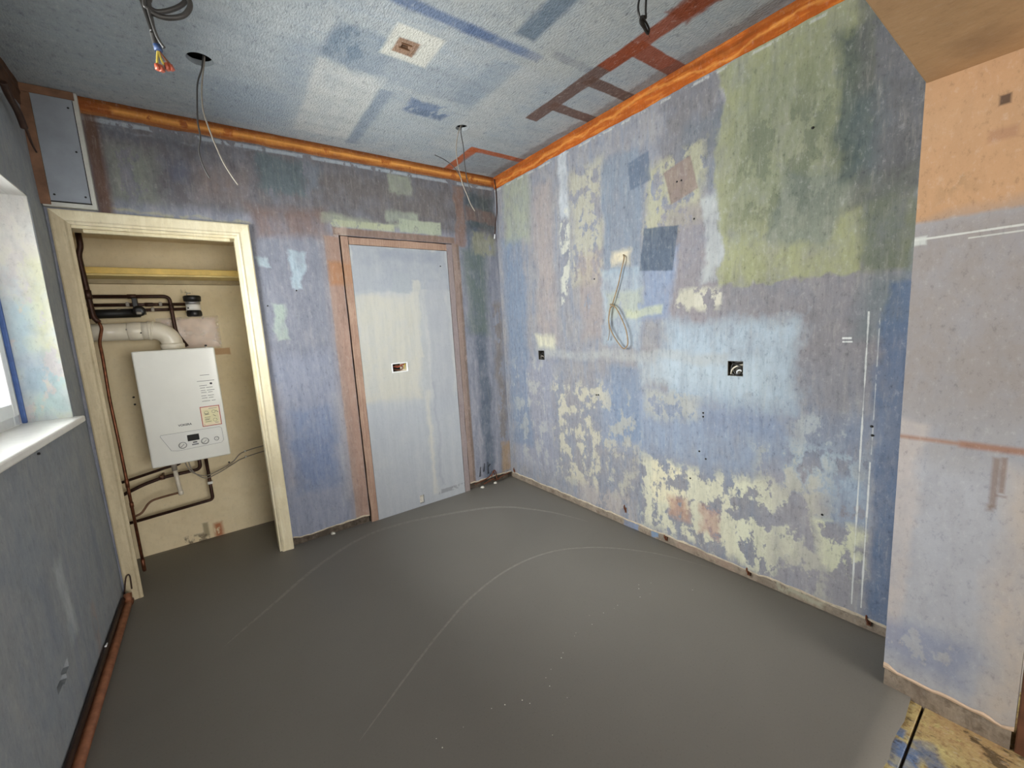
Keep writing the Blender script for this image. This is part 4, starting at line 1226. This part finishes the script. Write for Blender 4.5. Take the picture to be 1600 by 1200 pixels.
t, f = back_box((W, S2[0], S2[1]), (-1, 0, 0), .036, .036, .045, M_GALV, 'metal socket box with black and white cables in the right wall nearer the pier')
for k, P in enumerate(([(-.034, .03, .03), (-.01, .024, .008), (.02, .012, .004), (.028, -.004, .006), (.024, -.022, .008), (.004, -.03, .010), (-.010, -.016, .010), (-.008, .002, .012), (.012, .002, .014)],
                       [(.034, .03, .03), (.01, .03, .012), (-.02, .020, .020), (-.03, -.02, .020), (-.012, -.034, .02)],
                       [(-.03, -.03, .02), (-.016, -.004, .006), (.006, .012, .006), (.030, .018, .02)],
                       [(0, -.032, .02), (.008, -.012, .004), (.024, -.008, .004), (.032, -.03, .02)])):
    MB().tube(catmull([f(*p) for p in P]), .0038, 7).build('cable_core', (M_BCABLE, M_DCABLE, M_WHITEP, M_PVC)[k], t)
t, f = back_box((HS[0], D, HS[1]), (0, -1, 0), .054, .029, .029, M_WHITEP, 'white plastic double box with coloured cores in the blocked doorway')
q = MB()
for (a0, a1, b0, b1) in ((-.060, .060, .028, .034), (-.060, .060, -.034, -.028), (-.060, -.053, -.03, .03), (.053, .060, -.03, .03)):
    q.box(HS[0] + a0, D - .003, HS[1] + b0, HS[0] + a1, D + .004, HS[1] + b1, .001)
q.build('box_rim', M_PVC, t)
MB().box(HS[0] - .05, D + .025, HS[1] - .026, HS[0] + .01, D + .0268, HS[1] + .026).build('cable_entry', M_DARK, t)
for k, P in enumerate(([(.045, .018, .025), (.02, .016, .012), (-.01, .004, .006), (-.04, .01, .022)], [(-.045, -.01, .024), (-.01, -.018, .010), (.018, -.014, .006), (.022, .006, .008), (.004, .012, .010), (-.03, .018, .02)],
                       [(.048, .024, .02), (.040, .01, .01), (.034, -.016, .012)])):
    MB().tube(catmull([(HS[0] + p[0], D + p[2], HS[1] + p[1]) for p in P]), .0042, 7).build('cable_core', (M_ORANGE, M_BRCORE, M_YGREEN)[k], t)
t = thing('filled_cable_hole', (1.69, D, .02), 'small white filled hole at the foot of the blocked doorway', 'wall box')
q = MB()
for i in range(7):
    x, z, r = 1.690 + random.uniform(-.010, .012), .055 + random.uniform(-.018, .024), random.uniform(.007, .012)
    q.lathe((x, D + .02, z), (random.uniform(-.3, .3), -1, random.uniform(-.3, .3)), [(-.008, r), (.004, r * .9), (.010, r * .4)], 7)
q.build('filler_lumps', M_WHITEPL, t)
MB().box(1.671, D + .020, .02, 1.708, D + .029, .085).build('hole_back', M_WHITEPL, t)

# ================================================================== HANGING CABLES
def cable(name, runs, label, group=None, cat='cable'):
    t = thing(name, runs[0][0][0], label, cat, group)
    for pts, r, mat, nm in runs:
        MB().tube(catmull(pts), r, 8).build(nm, mat, t)
    return t
cable('wall_cable', [([(2.534,1.788,1.688),(2.515,1.769,1.663),(2.515,1.789,1.601),(2.515,1.815,1.520),(2.515,1.845,1.449),(2.515,1.866,1.401),(2.505,1.873,1.379),(2.505,1.885,1.318),(2.505,1.872,1.260),(2.505,1.835,1.202),(2.505,1.784,1.148),(2.505,1.756,1.156),(2.505,1.746,1.189),(2.505,1.758,1.257),(2.505,1.789,1.325),(2.505,1.825,1.383),(2.505,1.858,1.408),(2.505,1.872,1.410)], .0036, M_WCABLE, 'outer_sheath'),
                     ([(2.510,1.867,1.417),(2.510,1.883,1.372),(2.510,1.890,1.299),(2.510,1.887,1.241),(2.510,1.899,1.194)], .0030, M_GCABLE, 'cable_tail')],
      'buff cable ending in a loop, hanging on the right wall below the dark blue patch')
cable('corner_cable', [([(2.518,3.020,2.477),(2.529,3.020,2.383),(2.524,3.020,2.236),(2.503,3.020,2.125),(2.490,3.020,2.045)], .0042, M_BRCABLE, 'outer_sheath'),
                       ([(2.491,3.020,2.055),(2.486,3.020,2.020)], .0046, M_PVC, 'white_tip')], 'brown cable hanging down the far corner of the room')
cable('downlight_cable', [([(.668, 2.455, H + .018), (0.654,2.455,2.458),(0.633,2.455,2.399),(0.621,2.455,2.321),(0.613,2.455,2.244),(0.614,2.455,2.182),(0.602,2.455,2.129),(0.608,2.455,2.071),(0.624,2.455,2.022)], .0030, M_DCABLE, 'left_cable'),
                          ([(.672, 2.465, H + .018), (0.666,2.465,2.487),(0.651,2.465,2.420),(0.641,2.465,2.355),(0.639,2.465,2.292),(0.649,2.465,2.231),(0.663,2.465,2.170),(0.682,2.465,2.103),(0.704,2.465,2.053),(0.727,2.465,2.011)], .0030, M_GCABLE, 'right_cable')],
      'pair of thin grey cables hanging from the ceiling hole above the boiler cupboard')
cable('downlight_cable', [([(1.905, 2.453, H + .018), (1.877,2.450,2.464),(1.857,2.450,2.382),(1.858,2.450,2.293),(1.880,2.450,2.188),(1.909,2.450,2.119),(1.928,2.450,2.073),(1.956,2.450,2.031)], .0028, M_GCABLE, 'left_cable'),
                          ([(1.915, 2.453, H + .018), (1.902,2.460,2.483),(1.912,2.460,2.396),(1.913,2.460,2.306),(1.923,2.460,2.216),(1.944,2.460,2.145)], .0028, M_DCABLE, 'right_cable'),
                          ([(1.710,2.450,2.312),(1.774,2.450,2.296),(1.834,2.450,2.264),(1.873,2.450,2.212),(1.902,2.450,2.136)], .0024, M_DCABLE, 'stray_core')],
      'thin grey cables hanging from the ceiling hole near the far corner')
Yb = 1.5
t = cable('cable_bundle', [([(.60, 1.45, H + .02), (.57, 1.47, 2.30), (0.515,1.500,2.131),(0.517,1.500,2.093),(0.517,1.500,2.060),(0.518,1.500,2.021),(0.520,1.500,1.995)], .0062, M_DCABLE, 'outer_sheath'),
                           ([(.61, 1.46, H + .02), (.58, 1.48, 2.30), (0.505,1.490,2.114),(0.508,1.490,2.083),(0.513,1.490,2.053),(0.518,1.490,2.022)], .0058, M_BCABLE, 'outer_sheath'),
                           ([(.62, 1.45, H + .02), (.58, 1.5, 2.32), (0.514,1.480,2.092),(0.516,1.480,2.061),(0.520,1.480,2.030),(0.525,1.480,2.006),(0.534,1.480,1.989)], .0030, M_DCABLE, 'thin_cable'),
                           ([(0.519,1.500,2.078),(0.531,1.500,2.074),(0.551,1.500,2.083),(0.575,1.500,2.101),(0.589,1.500,2.120),(0.585,1.500,2.142),(0.559,1.500,2.140),(0.531,1.500,2.116),(0.519,1.500,2.091)], .0052, M_DCABLE, 'cable_loop'),
                           ([(0.519,1.490,2.064),(0.533,1.490,2.060),(0.553,1.490,2.063),(0.578,1.490,2.076),(0.593,1.490,2.096),(0.596,1.490,2.113),(0.588,1.490,2.129)], .0056, M_DCABLE, 'cable_loop'),
                           ([(0.521,1.500,2.002),(0.523,1.500,1.989)], .0080, M_BLUE, 'blue_sleeve'),
                           ([(0.521,1.500,1.989),(0.518,1.500,1.974),(0.516,1.500,1.959)], .0022, M_YGREEN, 'core'),
                           ([(0.523,1.500,1.989),(0.524,1.500,1.976),(0.528,1.500,1.962)], .0022, M_YGREEN, 'core'),
                           ([(0.524,1.500,1.989),(0.530,1.500,1.978),(0.537,1.500,1.966)], .0022, M_BRCORE, 'core'),
                           ([(0.524,1.500,1.989),(0.533,1.500,1.976),(0.542,1.500,1.965)], .0020, M_BRCORE, 'core')],
          'thick bundle of grey cables with coiled loops and orange connectors hanging at the top left')
for (p0, p1) in (((0.516,1.500,1.960),(0.516,1.500,1.947)), ((0.521,1.500,1.959),(0.524,1.500,1.946)), ((0.534,1.500,1.967),(0.534,1.500,1.952)), ((0.539,1.500,1.966),(0.543,1.500,1.954))):
    p0, p1 = Vector(p0), Vector(p1)
    MB().tube([p0, p1], .0056, 4).build('connector', M_ORANGE, t)
cable('knotted_cable', [([(1.925, 1.20, H + .018), (1.914,1.200,2.446),(1.902,1.200,2.405),(1.908,1.200,2.379),(1.926,1.200,2.357),(1.952,1.200,2.340),(1.945,1.200,2.351),(1.923,1.200,2.372),(1.934,1.200,2.386),(1.946,1.200,2.384),(1.946,1.200,2.413),(1.951,1.200,2.460)], .0038, M_BCABLE, 'outer_sheath'),
                        ([(1.916,1.195,2.377),(1.905,1.195,2.355),(1.926,1.195,2.342),(1.949,1.195,2.330),(1.957,1.195,2.348),(1.942,1.195,2.363),(1.920,1.195,2.372)], .0036, M_BCABLE, 'cable_knot'),
                        ([(1.949,1.195,2.332),(1.960,1.195,2.323)], .0014, M_BRCORE, 'core')],
      'black cable tied in a knot hanging from the ceiling beside the brown strips')

# --- ceiling junction recess
t = thing('ceiling_recess', (JB[0], JB[1], H), 'small dark rectangular recess in the brown square on the ceiling', 'recess')
q = MB(); q.box(JB[0] - .017, JB[1] - .012, H + .020, JB[0] + .017, JB[1] + .012, H + .026); q.build('recess_back', M_DARK, t)
q = MB(); q.box(JB[0] - .023, JB[1] - .018, H - .003, JB[0] + .023, JB[1] - .0115, H + .002); q.box(JB[0] - .023, JB[1] + .0115, H - .003, JB[0] + .023, JB[1] + .018, H + .002); q.build('recess_rim', M_LINING, t)

# ================================================================== ALONG THE SKIRTING LINE
sp = thing('skirting_pipe', (.03, 2.0, .0), 'brown copper pipe along the foot of the wall under the window', 'pipe')
MB().tube(elbows([(.030, .6, .030), (.030, 2.96, .030), (.030, 2.985, .07)], .02), .017, 14).build('pipe_run', plain('brown_oxide_copper', (150, 98, 70), .45, .35, .2, 24), sp)
MB().tube([(.013, .6, .056), (.013, 2.97, .056)], .010, 10).build('pipe_run', M_COPPER_D, sp)
MB().lathe((.030, 2.955, .030), (0, 1, 0), [(0, .018), (.002, .021), (.03, .021), (.032, .018)], 14).build('fitting', M_COPPER, sp)
MB().tube(catmull([(0.012,2.541,0.068),(0.012,2.597,0.053),(0.012,2.691,-0.004),(0.012,2.694,-0.032),(0.012,2.701,-0.056)]), .004, 8).build('pipe_clip', M_PVC, sp)
cable('wire_staple', [([(0.008,3.020,0.035),(0.024,3.020,0.118),(0.034,3.020,0.149),(0.045,3.020,0.144),(0.043,3.020,0.073)], .0030, M_BRCABLE, 'wire')], 'bent dark wire loop at the foot of the left door frame', None, 'wire')
# rusty fixings left in the base of the right wall
for (pp, hgt, lb) in (((2.536,1.816,0.119), .05, 'rusty bracket in the wall base left of the blue paint marks'), ((2.536,1.528,0.038), .035, 'rusty fixing in the wall base right of the blue paint marks'),
                      ((2.536,1.069,0.043), .04, 'rusty fixing at the wall base below the flaking cream paint'), ((2.536,0.607,0.047), .04, 'rusty fixing at the wall base beside the pier'),
                      ((2.536,3.006,0.072), .05, 'rusty pipe stub at the base of the far corner')):
    y, zc = pp[1], pp[2]
    t = thing('rusty_fixing', (W, y, max(zc - hgt / 2, .003)), lb, 'fixing', 'fixings along the wall base')
    zb_ = max(zc - hgt / 2, .003)
    MB().tube(catmull([(W + .012, y, zb_), (W - .004, y - .004, zb_ + hgt * .3), (W - .008, y + .003, zb_ + hgt * .7), (W + .004, y + .006, zb_ + hgt)]), .0052, 8, r1=.003).build('bent_nail', M_RUST, t)
    MB().box(W - .003, y - .010, zb_, W + .014, y + .004, zb_ + hgt * .7, .002).build('wooden_plug', M_BRWOOD, t)
# frayed wires and white crumbs at the back base
t = thing('wire_tangle', (2.33, D, .03), 'tangle of brown wires at the wall base beside the far corner', 'wire')
for P in ([(2.147,3.035,0.045),(2.210,3.035,0.055),(2.262,3.035,0.063),(2.315,3.035,0.083),(2.344,3.035,0.115),(2.362,3.035,0.093),(2.370,3.035,0.033),(2.418,3.035,0.043),(2.501,3.035,0.056)], [(2.230,3.030,0.028),(2.282,3.030,0.036),(2.322,3.030,0.048),(2.347,3.030,0.030),(2.387,3.030,0.030)], [(2.310,3.030,0.068),(2.333,3.030,0.113),(2.344,3.030,0.076)]):
    MB().tube(catmull(P), .0042, 7).build('wire', M_RUST, t)
for k, P in enumerate(([(2.208,3.046,0.092),(2.220,3.046,0.172)], [(2.248,3.046,0.126),(2.260,3.046,0.195)], [(2.291,3.046,0.097),(2.292,3.046,0.198)], [(2.316,3.046,0.175),(2.296,3.046,0.158)])):
    MB().tube(P, .0035, 6, r1=.002).build('black_tar_streak', M_BLACK, t)
for (p, lb) in (((2.216,3.031,0.004), 'white plaster lump on the screed below the wire tangle'), ((2.350,3.038,0.004), 'white plaster lump on the screed close to the far corner'), ((1.042,3.068,0.004), 'white plaster lump under the back wall left of the doorway')):
    q = MB(); q.lathe((p[0], p[1], 0.0), (0, 0, 1), [(0, .016), (.006, .014), (.011, .006)], 9)
    for v in q.bm.verts:
        v.co += Vector((noise.noise(v.co * 90), noise.noise(v.co * 80 + Vector((5, 0, 0))), 0)) * .006
    o = q.build('plaster_lump', M_WHITEPL); tag(o, lb, 'plaster lump', 'white plaster lumps at the wall foot')
# screw holes and nail heads in the walls
G3 = 'nail heads in the right wall'
for (pp, lb) in (((2.536,2.031,0.837), 'nail head below the left socket box, left one of a pair'), ((2.536,2.014,0.839), 'nail head below the left socket box, right one of a pair'),
                 ((2.536,1.303,0.815), 'upper nail head of a pair in the pale blue paint'), ((2.536,1.303,0.795), 'lower nail head of a pair in the pale blue paint'),
                 ((2.536,1.323,0.606), 'nail head in lilac paint above the cream flakes'), ((2.536,1.288,0.572), 'nail head just above the cream flakes'), ((2.536,1.373,0.444), 'nail head among the cream flakes'),
                 ((2.536,0.633,0.853), 'upper nail head of a pair by the white drips'), ((2.536,0.629,0.818), 'lower nail head of a pair by the white drips'), ((2.536,0.776,0.444), 'nail head above the cream patch near the white drips'),
                 ((2.536,1.354,1.786), 'nail head above the dark blue patch'), ((2.536,0.866,2.012), 'nail head in the green paint'), ((2.536,2.017,1.579), 'nail head left of the looped cable'),
                 ((2.536,1.446,1.987), 'left nail head in the brown square'), ((2.536,1.422,1.986), 'right nail head in the brown square')):
    o = MB().lathe((W + .002, pp[1], pp[2]), (-1, 0, 0), [(0, .0042), (.005, .0048), (.0065, .0025)], 10).build('nail_head', M_BLACK)
    tag(o, lb, 'nail', G3)
for (pp, lb) in (((1.006,3.052,1.610), 'nail head under the pale blue blob on the back wall'), ((0.841,3.052,1.520), 'nail head near the green blob on the back wall'), ((2.000,3.052,1.792), 'nail head at the top right of the doorway board')):
    o = MB().lathe((pp[0], D + .002, pp[2]), (0, -1, 0), [(0, .004), (.005, .0045), (.0065, .0025)], 10).build('nail_head', M_BLACK)
    tag(o, lb, 'nail', 'nail heads in the back wall')
for (pp, lb) in (((0.000,2.313,0.970), 'nail head under the window sill'),):
    o = MB().lathe((-.002, pp[1], pp[2]), (1, 0, 0), [(0, .004), (.007, .0048), (.0085, .0025)], 10).build('nail_head', M_BLACK)
    tag(o, lb, 'nail')
